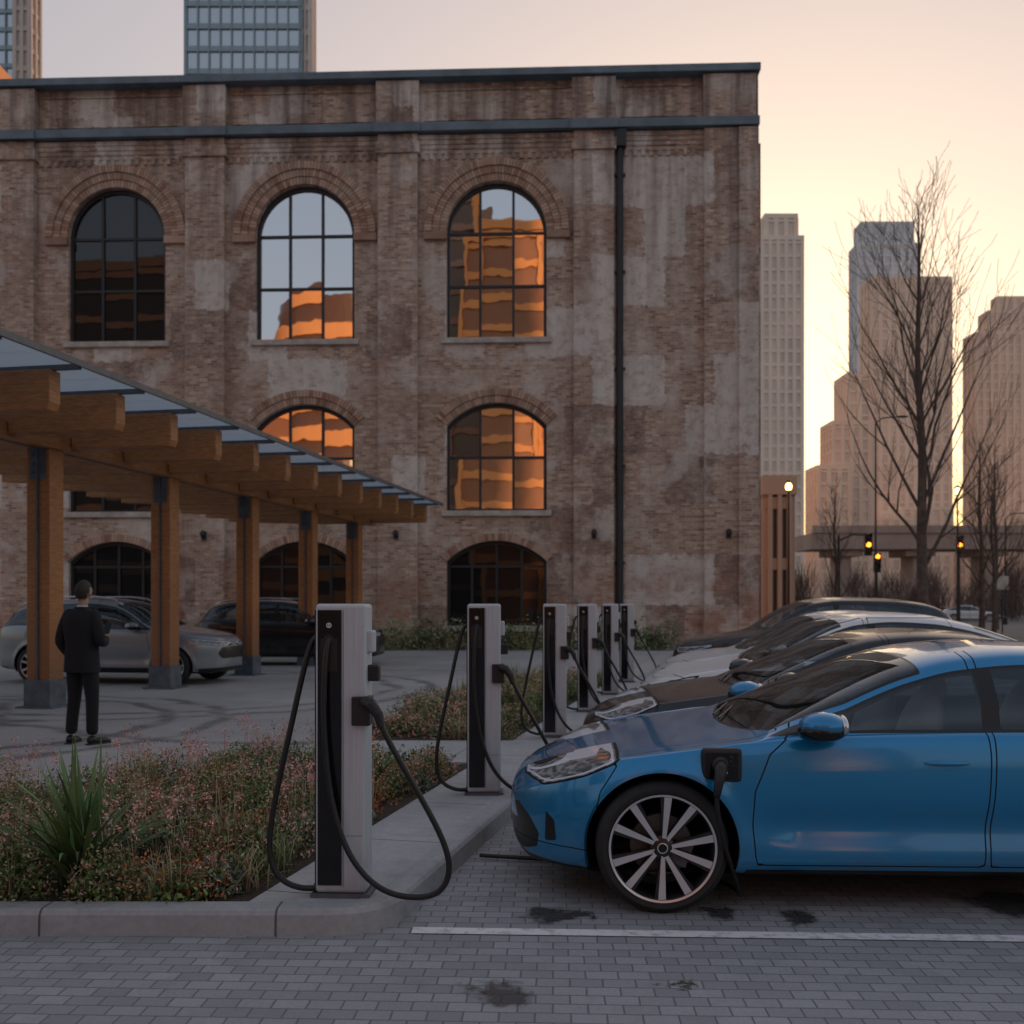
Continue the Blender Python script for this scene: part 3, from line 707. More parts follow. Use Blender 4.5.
def car_mats(nm,col,metal=.55,rough=.32,coat=1.):
    t=NT(nm+'_body'); o=t.obj()
    fl=t.noise(900,2,o)
    base=t.mix(t.rng(fl,.3,.7,0,.25),col,tuple(min(1,c*1.5) for c in col))
    sp=t.n('ShaderNodeSeparateXYZ',{0:o}); dirt=t.math('MULTIPLY',t.rng(sp.outputs[2],.18,.6,.35,0.),t.rng(t.noise(5,5,o),.3,.7))
    base=t.mix(dirt,base,(.15,.14,.13))
    p=t.pr(base,t.rng(dirt,0,.4,rough,.6),metal,None,Coat_Weight=coat,Coat_Roughness=.04)
    blk=t.pr((.012,.012,.014),.35); gap=t.pr((.004,.004,.004),.9)
    la=t.attr('lamp')
    drl=t.math('MULTIPLY',t.math('GREATER_THAN',la,.008),t.math('LESS_THAN',la,.015))
    fc=t.rng(t.noise(16,1,t.n('ShaderNodeMapping',{'Vector':o,'Scale':(1,1,2.5)}).outputs[0]),.45,.6)
    lc=t.mix(fc,(.05,.055,.06),(.30,.33,.36)); lc=t.mix(drl,lc,(.75,.82,.9))
    lamp=t.pr(lc,.35,0.,None,Coat_Weight=.6,Coat_Roughness=.02)
    gt=lambda a,th: t.math('GREATER_THAN',a,th)
    def near(name,w): return t.math('LESS_THAN',t.math('ABSOLUTE',t.attr(name)),w)
    win=t.attr('win'); ws=t.attr('ws'); g=t.math('MAXIMUM',win,ws)
    sh=t.ms(gt(t.attr('blk'),0),p,blk)
    gp=t.math('MAXIMUM',t.math('MAXIMUM',near('door1',.0035),near('door2',.0035)),near('hood',.0035))
    gp=t.math('MAXIMUM',gp,near('bump',.003))
    sh=t.ms(gp,sh,gap)
    sh=t.ms(gt(la,-.006),sh,gap); sh=t.ms(gt(la,.003),sh,lamp)
    sh=t.ms(gt(g,-.014),sh,blk)
    tr=t.n('ShaderNodeBsdfTransparent',{'Color':(.66,.70,.72,1)}).outputs[0]; gs=t.n('ShaderNodeBsdfGlossy',{'Color':(.8,.9,1,1),'Roughness':.01}).outputs[0]
    fr=t.n('ShaderNodeFresnel',{'IOR':1.5}).outputs[0]
    glass=t.ms(t.math('ADD',t.math('MULTIPLY',fr,.85),.05,clamp=True),tr,gs)
    isg=t.math('MULTIPLY',gt(g,0),t.math('LESS_THAN',t.attr('pil'),0.))
    sh=t.ms(isg,sh,glass)
    tp=t.n('ShaderNodeBsdfTransparent').outputs[0]
    sh=t.ms(gt(t.attr('arch'),0),sh,tp)
    body=t.fin(sh)
    t=NT(nm+'_liner'); d=t.pr((.045,.043,.043),.8); tp=t.n('ShaderNodeBsdfTransparent').outputs[0]
    g=t.math('MAXIMUM',t.attr('win'),t.attr('ws')); isg=t.math('MULTIPLY',t.math('GREATER_THAN',g,0),t.math('LESS_THAN',t.attr('pil'),0.))
    sh=t.ms(t.math('MAXIMUM',isg,t.math('GREATER_THAN',t.attr('arch'),0)),d,tp)
    return body,t.fin(sh)
WH={}
def wheel_mesh(r,rr,style):
    key=(r,rr,style)
    if key in WH: return WH[key]
    b=MB(); w=.115
    b.lathe([(rr-.005,-w+.012),(rr+.012,-w+.002),(rr+.03,-w),(r-.03,-w+.006),(r-.008,-w+.022),(r,-w+.045),(r,w-.045),(r-.01,w-.02),(rr,w)],'rubber',72)
    for g_ in (-.05,-.015,.02,.055): b.lathe([(r+.0015,g_),(r+.0015,g_+.006)],'rim_black',60)
    b.lathe([(rr-.004,-w+.010),(rr+.004,-w+.004),(rr+.002,-w+.0),(rr-.008,-w+.004),(rr-.016,-w+.014),(rr-.024,-w+.05),(rr-.03,w)],'rim_black',72)
    b.lathe([(rr+.001,-w-.0005),(rr-.010,-w+.0030)],'rim_silver',72)
    b.lathe([(0,-.02),(.155,-.02),(.158,0),(0,.01)],'steel_dark',40)
    b.box(.06,.15,-.05,.02,-.06,.06,'steel_dark')
    b.lathe([(0,-w+.018),(.035,-w+.018),(.06,-w+.03),(.07,-w+.06),(.07,0)],'rim_black',32)
    b.lathe([(0,-w+.012),(.022,-w+.012),(.026,-w+.018)],'gloss_black',20)
    b.lathe([(.022,-w+.0115),(.027,-w+.0125)],'rim_silver',24)
    for k in range(5):
        a=2*math.pi*k/5; b.ell((.046*math.cos(a),-w+.022,.046*math.sin(a)),(.006,.006,.006),'chrome',8,6)
    ns=5 if style else 7
    for k in range(ns):
        for s_ in ((-1,1) if style else (-.6,.6)):
            a0=2*math.pi*k/ns+s_*.18+.31; a1=2*math.pi*k/ns+s_*.30+.31
            c0,s0=math.cos(a0),math.sin(a0); c1,s1=math.cos(a1),math.sin(a1)
            A=Vector((c0*.045,0,s0*.045)); B=Vector((c1*(rr-.008),0,s1*(rr-.008))); d=(B-A).normalized(); nrm=Vector((-d.z,0,d.x))*(s_/abs(s_))
            w0,w1=.012,.030; y0,y1=-w+.026,-w+.010
            q=[A-nrm*w0,A+nrm*w0,B+nrm*w1,B-nrm*w1]; yy=[y0,y0,y1,y1]
            top=[(p.x,y,p.z) for p,y in zip(q,yy)]; bot=[(p.x,y+.035,p.z) for p,y in zip(q,yy)]
            b.poly(top+bot,[(0,4,5,1),(1,5,6,2),(2,6,7,3),(3,7,4,0)],'rim_black'); 
            ins=[A-nrm*w0*.8,A+nrm*w0*.8,B+nrm*w1*.35,B-nrm*w1*.92]
            b.poly(top,[(0,1,2,3)],'rim_black'); b.poly([(p.x,y-.0015,p.z) for p,y in zip(ins,yy)],[(0,1,2,3)],'rim_silver')
    ob=b.build('wheel_proto',None,True); me=ob.data; bpy.data.objects.remove(ob)
    try: me.set_sharp_from_angle(angle=R(35))
    except Exception: pass
    WH[key]=me; return me
SED=dict(L=4.72,W=.93,zt=[(0,.60),(.1,.635),(.25,.69),(.5,.755),(.8,.805),(1.1,.845),(1.25,.872),(1.45,.98),(1.75,1.12),(2.1,1.255),(2.35,1.315),(2.7,1.343),(3.1,1.325),(3.5,1.255),(3.9,1.13),(4.25,1.0),(4.55,.955),(4.72,.92)],
 zs=[(0,.53),(.15,.585),(.35,.69),(.6,.775),(.9,.82),(1.25,.850),(1.5,.872),(2.2,.885),(3.,.895),(3.6,.925),(4.2,.92),(4.72,.86)],
 ye=[(0,.5),(.3,.66),(.8,.74),(1.2,.79),(1.6,.735),(2.1,.655),(2.6,.635),(3.3,.62),(3.9,.66),(4.3,.74),(4.72,.7)],
 zb=.185,zc=.43,wx=(.79,3.68),wr=.332,rim=.268,ar=.378,cowl=1.22,wst=2.14,rg=(3.22,4.15),b=(2.44,2.46),
 door1=[(1.255,.25),(1.235,.45),(1.245,.62),(1.32,.80),(1.42,.885),(1.6,1.2),(2.39,1.4),(2.40,.8),(2.37,.25)],door2=[(2.395,.25),(2.425,.8),(2.44,1.4),(3.3,1.4),(3.45,.95),(3.30,.66),(3.22,.45),(3.16,.25)],
 lamp=[(.09,.605),(.20,.605),(.40,.672),(.55,.742),(.60,.785),(.50,.770),(.33,.722),(.17,.655),(.09,.632)],
 blk=[[(-.1,.24),(.09,.235),(.16,.27),(.17,.34),(.12,.42),(.055,.475),(.03,.46),(.05,.38),(-.1,.37)],[(-.2,.1),(.34,.1),(.32,.205),(.0,.222),(-.2,.23)],[(.2,.31),(.26,.325),(.25,.43),(.205,.47)],[(1.2,.1),(3.3,.1),(3.3,.225),(1.2,.225)]],
 mir=(1.56,.955),han=[(2.18,.765),(3.13,.79)])
SUV=dict(L=4.75,W=.94,zt=[(0,.86),(.1,.91),(.3,.965),(.7,1.03),(1.15,1.09),(1.3,1.13),(1.6,1.33),(1.95,1.53),(2.2,1.615),(2.7,1.665),(3.4,1.65),(4.0,1.58),(4.3,1.47),(4.5,1.25),(4.62,1.08),(4.75,.95)],
 zs=[(0,.74),(.2,.83),(.5,.93),(.9,.99),(1.4,1.03),(2.2,1.05),(3.2,1.07),(4.0,1.11),(4.4,1.10),(4.75,.9)],
 ye=[(0,.6),(.3,.74),(.8,.80),(1.25,.83),(1.6,.78),(2.1,.71),(2.7,.68),(3.5,.67),(4.2,.68),(4.75,.72)],
 zb=.24,zc=.55,wx=(.88,3.72),wr=.365,rim=.27,ar=.415,cowl=1.24,wst=2.1,rg=(4.25,4.56),b=(2.50,2.52),
 door1=[(1.33,.33),(1.30,.7),(1.38,1.0),(1.7,1.4),(2.48,1.7),(2.49,.8),(2.46,.33)],door2=[(2.48,.33),(2.51,.8),(2.52,1.7),(3.5,1.7),(3.6,1.1),(3.38,.8),(3.25,.33)],
 lamp=[(.03,.74),(.3,.79),(.52,.87),(.5,.90),(.25,.86),(.03,.83)],
 blk=[[(-.1,.5),(.06,.5),(.10,.6),(.06,.72),(-.1,.74)],[(-.2,.1),(.4,.1),(.38,.32),(-.2,.34)],[(1.2,.1),(3.4,.1),(3.4,.33),(1.2,.33)],[(4.3,.1),(4.9,.1),(4.9,.34),(4.3,.33)]],
 mir=(1.62,1.13),han=[(2.28,.93),(3.25,.96)])
def car(name,P,loc,rz,col,metal=.55,rough=.3,style=1,cable=False,rails=False,coat=1.):
    e=empty(name,loc,rz); L,W=P['L'],P['W']
    N=250; s=np.linspace(0,1,N); x=L*(s-.72*np.sin(2*np.pi*s)/(2*np.pi))
    def E_(x,af,nf,ar_,nr):
        f=np.where(x<af,(1-np.clip(1-x/af,0,1)**nf)**(1/nf),1); g=np.where(L-x<ar_,(1-np.clip(1-(L-x)/ar_,0,1)**nr)**(1/nr),1); return f*g
    w=W*E_(x,1.0,2.7,.8,3.2)*np.interp(x,[0,.8,2.4,3.9,L],[.985,1.,.99,1.,.96])
    ev=E_(x,.16,2.4,.2,2.6)
    zc=P['zc']
    zt=zc+(pch(P['zt'])(x)-zc)*ev; zs=zc+(pch(P['zs'])(x)-zc)*ev; zs=np.minimum(zs,zt-.012*ev-.0005)
    zb0=np.interp(x,[0,.3,.8,3.6,4.3,L],[P['zb'],P['zb']-.01,P['zb']-.0,P['zb'],P['zb']+.03,P['zb']+.1]); zb=zc+(zb0-zc)*ev
    ed=np.minimum(.10,.42*(zt-zs)); ze=zt-ed; ye=pch(P['ye'])(x)/P['W']*w
    H=zs-zb
    K=[(0*w,zb),(.5*w,zb),(.86*w,zb+.0),(.955*w,zb+.035*np.minimum(1,H*3)),(.985*w,zb+.22*H),(.988*w,zb+.42*H),(1.0*w,zb+.66*H),(.990*w,zb+.86*H),(.955*w,zs),
       (.955*w*.72+ye*.28-.0,zs+(ze-zs)*.14),((.955*w+ye)*.5*1.012,zs+(ze-zs)*.52),(ye*1.0,ze),(ye*.90,zt-ed*.52),(ye*.66,zt-ed*.2),(ye*.33,zt-ed*.045),(0*w,zt)]
    K=np.array(K)
    k=len(K); sub=[2,2,2,3,5,6,6,5,4,6,6,4,4,4,4]
    rows=[]
    ext=np.concatenate([K[:1]*np.array([1,1])[None,:,None],K,K[-1:]])
    ext[0]=np.array([-K[1][0],K[1][1]]); ext[-1]=np.array([-K[-2][0],K[-2][1]])
    for i in range(k-1):
        p0,p1,p2,p3=ext[i],ext[i+1],ext[i+2],ext[i+3]
        for j in range(sub[i]):
            t=j/sub[i]; rows.append(.5*((2*p1)+(-p0+p2)*t+(2*p0-5*p1+4*p2-p3)*t*t+(-p0+3*p1-3*p2+p3)*t**3))
    rows.append(K[-1]); rows=np.array(rows); m=len(rows)
    Y=rows[:,0,:].T; Z=rows[:,1,:].T; X=np.repeat(x[:,None],m,1)
    wxs=P['wx']; ar=P['ar']; wr=P['wr']
    zw=wr
    side=(Y>.55*w[:,None])&(Z<zs[:,None]+.01)
    wgt=np.where(side,1.,0.)*np.clip((Z-zb[:,None])/.05,0,1)
    mid=np.clip((x-1.2)/.25,0,1)*np.clip((3.25-x)/.25,0,1)
    zl=P['zb']+.25
    Y=Y-wgt*mid[:,None]*.026*np.exp(-((Z-zl)/.085)**2)
    Y=Y+wgt*mid[:,None]*.010*np.exp(-((Z-zl+.13)/.04)**2)
    for wx in wxs:
        rr=np.hypot(X-wx,Z-zw); Y=Y+wgt*.018*np.exp(-((rr-ar)/.05)**2)*(Z>zb[:,None]+.02)
    Xf=np.concatenate([X,X[:,-2:0:-1]],1); Yf=np.concatenate([Y,-Y[:,-2:0:-1]],1); Zf=np.concatenate([Z,Z[:,-2:0:-1]],1)
    n=Xf.shape[1]
    A={}
    zsf,zef,yef,wf,ztf=[np.repeat(q[:,None],n,1) for q in (zs,ze,ye,w,zt)]
    aY=np.abs(Yf)
    A['win']=np.minimum(np.minimum(Zf-(zsf+.035),(zef-.022)-Zf),np.minimum(Xf-(P['cowl']+.1),P['rg'][1]-.12-Xf))
    xb=P['b'][0]+(Zf-.9)*.05
    A['pil']=np.where(aY>yef*.93,.045-np.abs(Xf-xb),-1)
    A['ws']=np.maximum(np.minimum(np.minimum(yef*.955-aY,Xf-(P['cowl']+.16*(aY/.8)**2)),np.minimum(P['wst']+.0*aY-Xf,Zf-zsf)),
                       np.minimum(np.minimum(yef*.93-aY,Xf-P['rg'][0]),np.minimum(P['rg'][1]-Xf,Zf-zsf)))
    A['lamp']=np.where(aY>.30*wf,psdf(Xf,Zf,P['lamp']),-1.)
    bl=np.full(Xf.shape,-1.)
    for q in P['blk']: bl=np.maximum(bl,psdf(Xf,Zf,q))
    bl=np.maximum(bl,(P['zb']+.02)-Zf); A['blk']=bl
    sd=aY>.5*wf
    A['door1']=np.where(sd,psdf(Xf,Zf,P['door1']),-1); A['door2']=np.where(sd,psdf(Xf,Zf,P['door2']),-1)
    A['hood']=np.where(Zf>zsf-.05,np.minimum(np.minimum(.80*wf+.03-aY,Xf-(.20+.30*(aY/.8)**2)),P['cowl']+.02+.16*(aY/.8)**2-Xf),-1)
    A['bump']=np.where(sd,psdf(Xf,Zf,[(.57,.74),(.48,.60),(.42,.3),(-.3,.3),(-.3,.9)]),-1)
    arch=np.full(Xf.shape,-1.)
    for wx in wxs: arch=np.maximum(arch,np.where((aY>.42*wf),ar-np.hypot(Xf-wx,Zf-zw),-1.))
    A['arch']=arch
    verts=np.stack([Xf,Yf,Zf],-1).reshape(-1,3)
    idx=np.arange(N*n).reshape(N,n)
    a=idx[:-1];c=idx[1:]
    F=np.stack([a,np.roll(a,-1,1),np.roll(c,-1,1),c],-1).reshape(-1,4)
    ac=arch.reshape(-1)[F].min(1); F=F[ac<.03]
    body,lin=car_mats(name,col,metal,rough,coat)
    def mk(nm_,v,mt):
        me=bpy.data.meshes.new(nm_); me.from_pydata(v.tolist(),[],F.tolist()); me.polygons.foreach_set('use_smooth',[True]*len(F))
        for q,d in A.items(): at=me.attributes.new(q,'FLOAT','POINT'); at.data.foreach_set('value',d.reshape(-1).astype('f'))
        me.materials.append(mt); me.update(); ob=bpy.data.objects.new(nm_,me); COL.objects.link(ob); ob.parent=e; return ob
    bo=mk('body_shell',verts,body)
    nr=np.zeros(len(verts)*3); bo.data.vertex_normals.foreach_get('vector',nr); nr=nr.reshape(-1,3)
    c0=np.array([L/2,0,.6]); 
    sgn=np.sign((nr*(verts-c0)).sum(1).mean())
    if sgn<0: bo.data.flip_normals(); nr=-nr
    keep=(verts[:,0]>P['cowl']-.25)&(verts[:,0]<L-.3)
    F0=F; F=F[keep[F].all(1)]
    mk('cabin_liner',verts-nr*.028,lin); F=F0
    b=MB()
    for wx in wxs:
        for s_ in (-1,1):
            yo=W-.05; b.lathe([(ar+.012,yo*s_),(ar+.012,(yo-.33)*s_),(0,(yo-.33)*s_)],'black_plastic',40,'y',(wx,0,zw))
    b.v=[(x_,y_,max(z_,P['zb']+.02)) for x_,y_,z_ in b.v]
    b.build('wheel_wells',e,True)
    wm=wheel_mesh(wr,P['rim'],style)
    for i,wx in enumerate(wxs):
        for s_ in (-1,1):
            o=bpy.data.objects.new('wheel',wm); COL.objects.link(o); o.parent=e; o.location=(wx,s_*(W-.118),wr); o.rotation_euler=(0,(.37+i)*1.0,0) if s_<0 else (0,.5+i,math.pi)
    b=MB()
    b.box(.4,L-.4,-W*.6,W*.6,P['zb']-.03,P['zb']+.05,'black_plastic'); b.build('underbody',e)
    mx,mz=P['mir']; 
    pm=bpy.data.materials.new(name+'_paint_plain'); pm.use_nodes=True; pb=pm.node_tree.nodes['Principled BSDF']; pb.inputs['Base Color'].default_value=(*col,1); pb.inputs['Metallic'].default_value=metal; pb.inputs['Roughness'].default_value=rough; pb.inputs['Coat Weight'].default_value=1
    nz=pm.node_tree.nodes.new('ShaderNodeTexNoise'); nz.inputs['Scale'].default_value=300; bp=pm.node_tree.nodes.new('ShaderNodeBump'); bp.inputs['Strength'].default_value=.02; pm.node_tree.links.new(nz.outputs[0],bp.inputs['Height']); pm.node_tree.links.new(bp.outputs[0],pb.inputs['Normal'])
    for s_ in (-1,1):
        b=MB(); yy=s_*(W+.055)
        b.ell((mx,yy,mz),(.115,.105,.068),pm,24,14,Matrix.Rotation(s_*.15,3,'Z')); b.build('mirror_cap',e,True)
        b=MB(); b.ell((mx-.005,yy,mz-.025),(.118,.107,.055),'gloss_black',20,12); b.tube([(mx-.02,yy*.97,mz-.04),(mx-.05,s_*(W-.11),mz-.06)],[.035,.03],'gloss_black',10); b.build('mirror_base',e,True)
        b=MB(); b.ell((mx+.09,yy,mz),(.03,.09,.055),'chrome',16,10); b.build('mirror_glass',e,True)
        for (hx,hz) in P['han']:
            b=MB(); b.ell((hx,s_*(W*.996),hz),(.11,.013,.014),pm,20,10); b.build('door_handle',e,True)
    b=MB(); hr=pch(P['zt'])(2.5)-1.34; 
    for sx_ in (1.95+hr*.3,2.85+hr*.3):
        for sy in (-.38,.38):
            b.ell((sx_,sy,.50+hr*.6),(.27,.25,.10),'seat'); b.ell((sx_+.27,sy,.78+hr*.7),(.10,.24,.34),'seat',16,12,Matrix.Rotation(.25,3,'Y')); b.ell((sx_+.37,sy,1.10+hr*.8),(.05,.13,.095),'seat')
    b.ell((1.50,0,.78+hr*.85),(.25,.72,.12),'liner'); b.build('seats_and_dash',e,True)
    b=MB(); 
    ring=[(1.78+.05*math.cos(a),-.38+.185*math.sin(a),.86+hr*.8+.17*math.cos(a)) for a in np.linspace(0,2*math.pi,25)]
    b.tube(ring,.014,'liner',8,False); b.build('steering_wheel',e,True)
    b=MB()
    for s_ in (-1,1):
        cw=P['cowl']; f=pch(P['zt']); b.tube([(cw+.0,.1*s_+.12,f(cw)+.012),(cw+.14,.1*s_+.45,f(cw+.14)-.01)],.007,'black_plastic',6)
    b.build('wipers',e)
    if rails:
        f=pch(P['zt'])
        for s_ in (-1,1):
            b=MB(); b.tube([(q,s_*(pch(P['ye'])(q)-.05),f(q)-.02+ (.05 if 2.1<q<4.1 else 0)) for q in np.linspace(2.0,4.2,12)],.018,'chrome',8); b.build('roof_rail',e,True)
    if cable:
        yy=-W-.008; dx=.015
        b=MB(); b.box(.965+dx,1.165+dx,yy,yy+.05,.665,.835,'black_plastic'); b.build('charge_port_surround',e,bevel=.02)
        b=MB(); b.box(.985+dx,1.145+dx,yy-.004,yy+.02,.685,.815,'gloss_black'); 
        b.build('charge_port',e,bevel=.003)
        b=MB(); b.lathe([(.0,-.03),(.036,-.03),(.042,0)],'black_plastic',20,'y',(1.055+dx,yy-.003,.755)); b.tube([(1.055+dx,yy-.02,.755),(1.05+dx,yy-.06,.74),(1.04+dx,yy-.08,.70),(1.03+dx,yy-.085,.65),(1.025+dx,yy-.08,.61)],[.032,.032,.026,.022,.017],'black_plastic',12); b.tube([(1.10,yy-.008,.72),(1.10,yy-.008,.71)],.008,'chrome',8)
        for q in range(3): b.lathe([(.006,-.008),(.006,0)],'rim_silver',10,'y',(1.125,yy-.003,.79-.02*q))
        b.build('charging_plug',e,True)
        curve('charging_cable',[(1.04,yy-.08,.62),(1.04,yy-.075,.54),(1.08,yy-.03,.38),(1.15,yy+.06,.2),(1.2,yy+.12,.04),(1.25,yy+.5,.022),(.9,yy+.9,.022),(.2,yy+1.0,.022),(-.20,yy+1.05,.03)],.012,'cable',e)
    return e
A24=R(-2.4)
car('blue_sedan_car',SED,(0.0,5.93,0),A24,(.003,.235,.52),.35,.30,1,cable=True,coat=1.)
car('black_sedan_car',SED,(.62,8.75,0),A24,(.010,.012,.017),.1,.3,0,coat=.5)
S2=dict(SED); S2['zt']=[(a,c+ (0 if a<.2 else .05+.07*min(1,max(0,(a-1.2)/1.)))) for a,c in SED['zt']]; S2['zs']=[(a,c+.04) for a,c in SED['zs']]; S2['rg']=(3.6,4.3)
car('silver_sedan_car',S2,(1.42,11.5,0),A24,(.76,.79,.82),.05,.4,0,coat=.6)
car('silver_sedan_car',S2,(2.0,14.3,0),A24,(.60,.63,.66),.1,.4,0,coat=.6)
car('dark_suv_car',SUV,(2.75,17.0,0),A24,(.02,.022,.028),.2,.3,0,coat=.5)
car('grey_suv_car',SUV,(-5.45,19.7,0),R(171),(.26,.28,.31),.35,.35,1,rails=True)
car('black_suv_car',SUV,(-3.3,25.6,0),R(176),(.012,.013,.016),.2,.25,0,rails=True,coat=.6)
car('silver_sedan_car',S2,(43,88,0),R(150),(.7,.7,.7),.0,.4,0)

# ---------------------------------------------------------------- man
def skin_obj(name,verts,edges,rad,mat,parent,lv=2):
    me=bpy.data.meshes.new(name); me.from_pydata(verts,edges,[]); ob=bpy.data.objects.new(name,me); COL.objects.link(ob); ob.parent=parent
    bm=bmesh.new(); bm.from_mesh(me); lay=bm.verts.layers.skin.verify()
    for i,v in enumerate(bm.verts):
        r=rad[i]; v[lay].radius=(r if hasattr(r,'__len__') else (r,r)); v[lay].use_root=(i==0)
    bm.to_mesh(me); bm.free()
    sk=ob.modifiers.new('s','SKIN'); sk.use_smooth_shade=True; ss=ob.modifiers.new('ss','SUBSURF'); ss.levels=lv; ss.render_levels=lv
    me.materials.append(M[mat]); return ob
def man(loc,rz):
    e=empty('man',loc,rz)
    vs=[(0,0,.98),(0,0,1.12),(0,.005,1.28),(0,-.01,1.40),(0,-.005,1.49),
        (-.17,-.01,1.425),(-.235,-.03,1.27),(-.265,-.05,1.13),(-.235,.05,1.0),(-.19,.12,.93),
        (.17,-.01,1.425),(.235,-.02,1.27),(.265,-.03,1.13),(.20,.12,1.12),(.12,.24,1.17),
        (-.09,0,.90),(-.105,.01,.70),(-.115,.015,.50),(-.125,-.01,.28),(-.13,-.02,.10),
        (.09,0,.90),(.105,.015,.70),(.12,.02,.50),(.135,0,.28),(.145,-.01,.10)]
    eg=[(0,1),(1,2),(2,3),(3,4),(3,5),(5,6),(6,7),(7,8),(8,9),(3,10),(10,11),(11,12),(12,13),(13,14),(0,15),(15,16),(16,17),(17,18),(18,19),(0,20),(20,21),(21,22),(22,23),(23,24)]
    rd=[(.145,.12),(.135,.11),(.155,.12),(.13,.10),.06,.078,.066,.06,.053,.044,.078,.066,.06,.053,.04,.108,.092,.074,.067,.066,.108,.092,.074,.067,.066]
    skin_obj('suit',vs,eg,rd,'suit',e)
    prof=[(.80,.200,.155,0),(.88,.195,.15,0),(.98,.185,.145,0),(1.10,.175,.135,0),(1.22,.195,.14,0),(1.34,.215,.14,-.005),(1.41,.215,.125,-.008),(1.455,.175,.105,-.008),(1.49,.10,.078,0),(1.52,.066,.066,.002)]
    b=MB(); n=32; v=[];f=[]
    for z,rx,ry,oy in prof:
        for i in range(n):
            a=2*math.pi*i/n; c,s_=math.cos(a),math.sin(a); sg=lambda q:(abs(q)**.8)*(1 if q>0 else -1)
            v.append((rx*sg(c),oy+ry*sg(s_)+(.006*math.sin(a*5+z*9)),z))
    for j in range(len(prof)-1):
        for i in range(n): f.append((j*n+i,j*n+(i+1)%n,(j+1)*n+(i+1)%n,(j+1)*n+i))
    b.poly(v,f,'suit'); b.build('jacket',e,True)
    b=MB(); b.lathe([(.062,1.50),(.058,1.535),(.052,1.535)],'shirt',20,'z'); b.build('shirt_collar',e,True)
    b=MB(); b.tube([(0,0,1.48),(0,.012,1.55),(0,.02,1.62)],[.054,.052,.056],'skin',14); b.build('neck',e,True)
    b=MB(); nu,nv=28,20; v=[]
    hc=Vector((0,.03,1.685))
    for j in range(nv+1):
        th=math.pi*j/nv
        for i in range(nu):
            ph=2*math.pi*i/nu; x=math.sin(th)*math.cos(ph); y=math.sin(th)*math.sin(ph); z=math.cos(th)
            rx=.076*(1-.22*max(0,-z)**1.3); ry=.098*(1-.10*max(0,-z)); yy=y*ry
            if y>0: yy+= .012*math.exp(-((z+.75)/.22)**2) - .006*math.exp(-((z-.12)/.12)**2)*(y**2)
            if y<0 and z<-.3: yy*= (1+ .5*(z+.3))
            v.append(hc+Vector((x*rx,yy,z*.118)))
    b.poly(v,[(j*nu+i,(j+1)*nu+i,(j+1)*nu+(i+1)%nu,j*nu+(i+1)%nu) for j in range(nv) for i in range(nu)],'skin')
    b.ell((0,.133,1.668),(.013,.02,.022),'skin'); b.ell((0,.125,1.69),(.009,.012,.03),'skin')
    for s_ in (-1,1):
        b.ell((s_*.077,.03,1.675),(.010,.02,.032),'skin'); b.ell((s_*.030,.113,1.695),(.013,.010,.008),'white_mark',10,8); b.ell((s_*.030,.122,1.695),(.006,.004,.006),'hair',8,6); b.ell((s_*.03,.118,1.714),(.018,.006,.004),'hair',8,6)
    b.ell((0,.120,1.632),(.022,.008,.006),'dim_lens',10,6)
    b.build('head',e,True)
    b=MB(); v=[];
    for j in range(nv+1):
        th=math.pi*.70*j/nv
        for i in range(nu):
            ph=2*math.pi*i/nu; x=math.sin(th)*math.cos(ph); y=math.sin(th)*math.sin(ph); z=math.cos(th)
            rr=1.07+.02*math.sin(ph*7+th*5)
            if y>0 and z<.45: rr=.9
            if z<-.1 and y>-.35: rr=.9
            v.append(hc+Vector((x*.078*rr,y*.1*rr-.004,z*.122*rr)))
    b.poly(v,[(j*nu+i,(j+1)*nu+i,(j+1)*nu+(i+1)%nu,j*nu+(i+1)%nu) for j in range(nv) for i in range(nu)],'hair'); b.build('hair',e,True)
    for s_,x0,y0,ya in ((-1,-.135,-.03,.28),(1,.15,-.02,-.3)):
        b=MB(); rot=Matrix.Rotation(ya,3,'Z'); c=Vector((x0,y0,0))
        for (px,py,pz,rx,ry,rz_) in ((0,0,.055,.043,.06,.05),(0,.10,.04,.047,.10,.036),(0,.17,.032,.043,.06,.026)):
            q=rot@Vector((px,py,0)); b.ell(c+q+Vector((0,0,pz)),(rx,ry,rz_),'shoe',18,12,rot)
        pr=[(-.035,-.06),(.035,-.06),(.045,.1),(.04,.2),(0,.235),(-.04,.2),(-.045,.1)]
        pr=[(c+rot@Vector((a,b_,0)))[:2] for a,b_ in pr]; b.prism(pr,.004,.02,'black_plastic'); b.build('shoe',e,True)
    def hand(w,d,up,thumb):
        d=Vector(d).normalized(); up=Vector(up).normalized(); sd=d.cross(up).normalized()*thumb; w=Vector(w)
        V_=[w,w+d*.04,w+d*.08]; R_=[(.024,.016),(.034,.015),(.034,.014)]; Eg=[(0,1),(1,2)]
        skin_obj('palm',[tuple(q) for q in V_],Eg,R_,'skin',e,2)
        for i,(off,l) in enumerate(((-.027,.068),(-.009,.078),(.009,.074),(.026,.058))):
            p=w+d*.075+sd*(-off); q=[p,p+d*l*.45+up*.006,p+d*l*.75+up*.022,p+d*l*.88+up*.04]
            skin_obj('finger',[tuple(a) for a in q],[(0,1),(1,2),(2,3)],[.010,.009,.008,.007],'skin',e,2)
        p=w+d*.03+sd*.02; q=[p,p+sd*.028+d*.02,p+sd*.036+d*.045+up*.014,p+sd*.03+d*.065+up*.022]
        skin_obj('thumb',[tuple(a) for a in q],[(0,1),(1,2),(2,3)],[.012,.011,.010,.008],'skin',e,2)
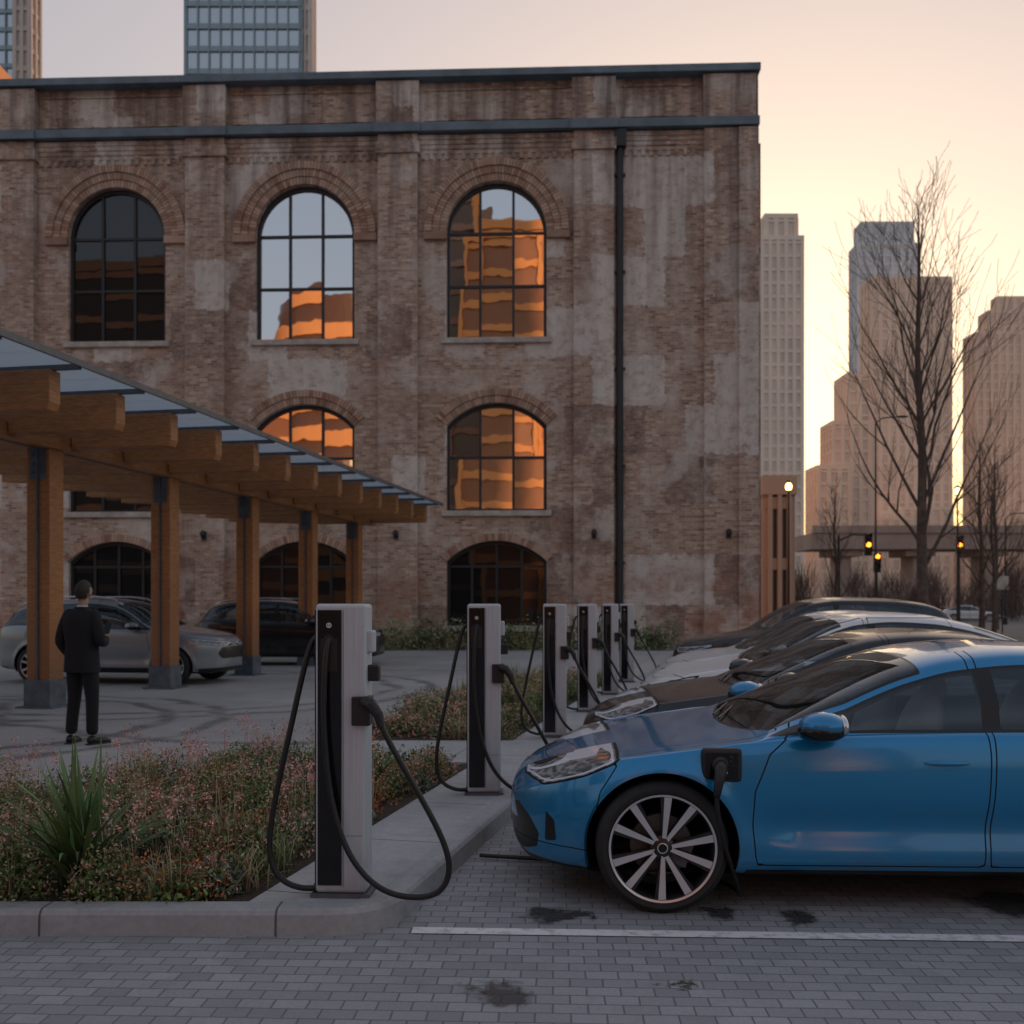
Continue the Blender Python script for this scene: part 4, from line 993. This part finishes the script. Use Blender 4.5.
    hand((.11,.25,1.18),(-.3,.7,.5),(-.1,-.5,.8),-1); hand((-.18,.13,.915),(.35,.35,-.7),(.6,.3,.5),1)
    b=MB(); b.box(-.04,.04,-.005,.005,-.075,.075,'gloss_black'); o=b.build('phone',e,bevel=.004); o.location=(.075,.315,1.275); o.rotation_euler=(-.6,0,.2)
man((-4.75,11.05,0),R(-18))

# ---------------------------------------------------------------- light, sky, camera
SUN_AZ=R(14.5); SUN_EL=R(5.5)
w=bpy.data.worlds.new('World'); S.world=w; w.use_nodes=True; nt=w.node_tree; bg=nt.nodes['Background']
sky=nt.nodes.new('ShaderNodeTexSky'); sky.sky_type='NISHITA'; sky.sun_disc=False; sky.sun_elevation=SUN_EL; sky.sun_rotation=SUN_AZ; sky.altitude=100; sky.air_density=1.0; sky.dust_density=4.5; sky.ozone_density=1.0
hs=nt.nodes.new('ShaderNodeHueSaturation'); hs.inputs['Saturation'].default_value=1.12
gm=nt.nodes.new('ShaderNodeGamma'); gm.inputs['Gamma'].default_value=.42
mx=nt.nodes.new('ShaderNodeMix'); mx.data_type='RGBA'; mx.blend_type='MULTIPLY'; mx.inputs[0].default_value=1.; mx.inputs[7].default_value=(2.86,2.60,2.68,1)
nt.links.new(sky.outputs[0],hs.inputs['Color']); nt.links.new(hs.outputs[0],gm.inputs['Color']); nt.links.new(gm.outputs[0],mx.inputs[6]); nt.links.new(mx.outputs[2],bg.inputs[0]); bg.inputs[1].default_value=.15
sl=bpy.data.lights.new('sun','SUN'); sl.energy=3.4; sl.angle=R(.5); sl.color=(1,.55,.28); so=bpy.data.objects.new('sun',sl); COL.objects.link(so)
d=Vector((math.sin(SUN_AZ)*math.cos(SUN_EL),math.cos(SUN_AZ)*math.cos(SUN_EL),math.sin(SUN_EL))); so.rotation_euler=d.to_track_quat('Z','Y').to_euler(); so.location=(0,0,60)
cam=bpy.data.cameras.new('camera'); co=bpy.data.objects.new('camera',cam); COL.objects.link(co); S.camera=co
co.location=(0,0,1.55); co.rotation_euler=(R(90),0,0); cam.sensor_width=36; cam.lens=1000/1024*36; cam.shift_y=.0898; cam.clip_end=6000; cam.clip_start=.05
cam.dof.use_dof=True; cam.dof.focus_distance=5.2; cam.dof.aperture_fstop=3.0
S.view_settings.view_transform='Standard'; S.view_settings.look='None'; S.view_settings.exposure=0
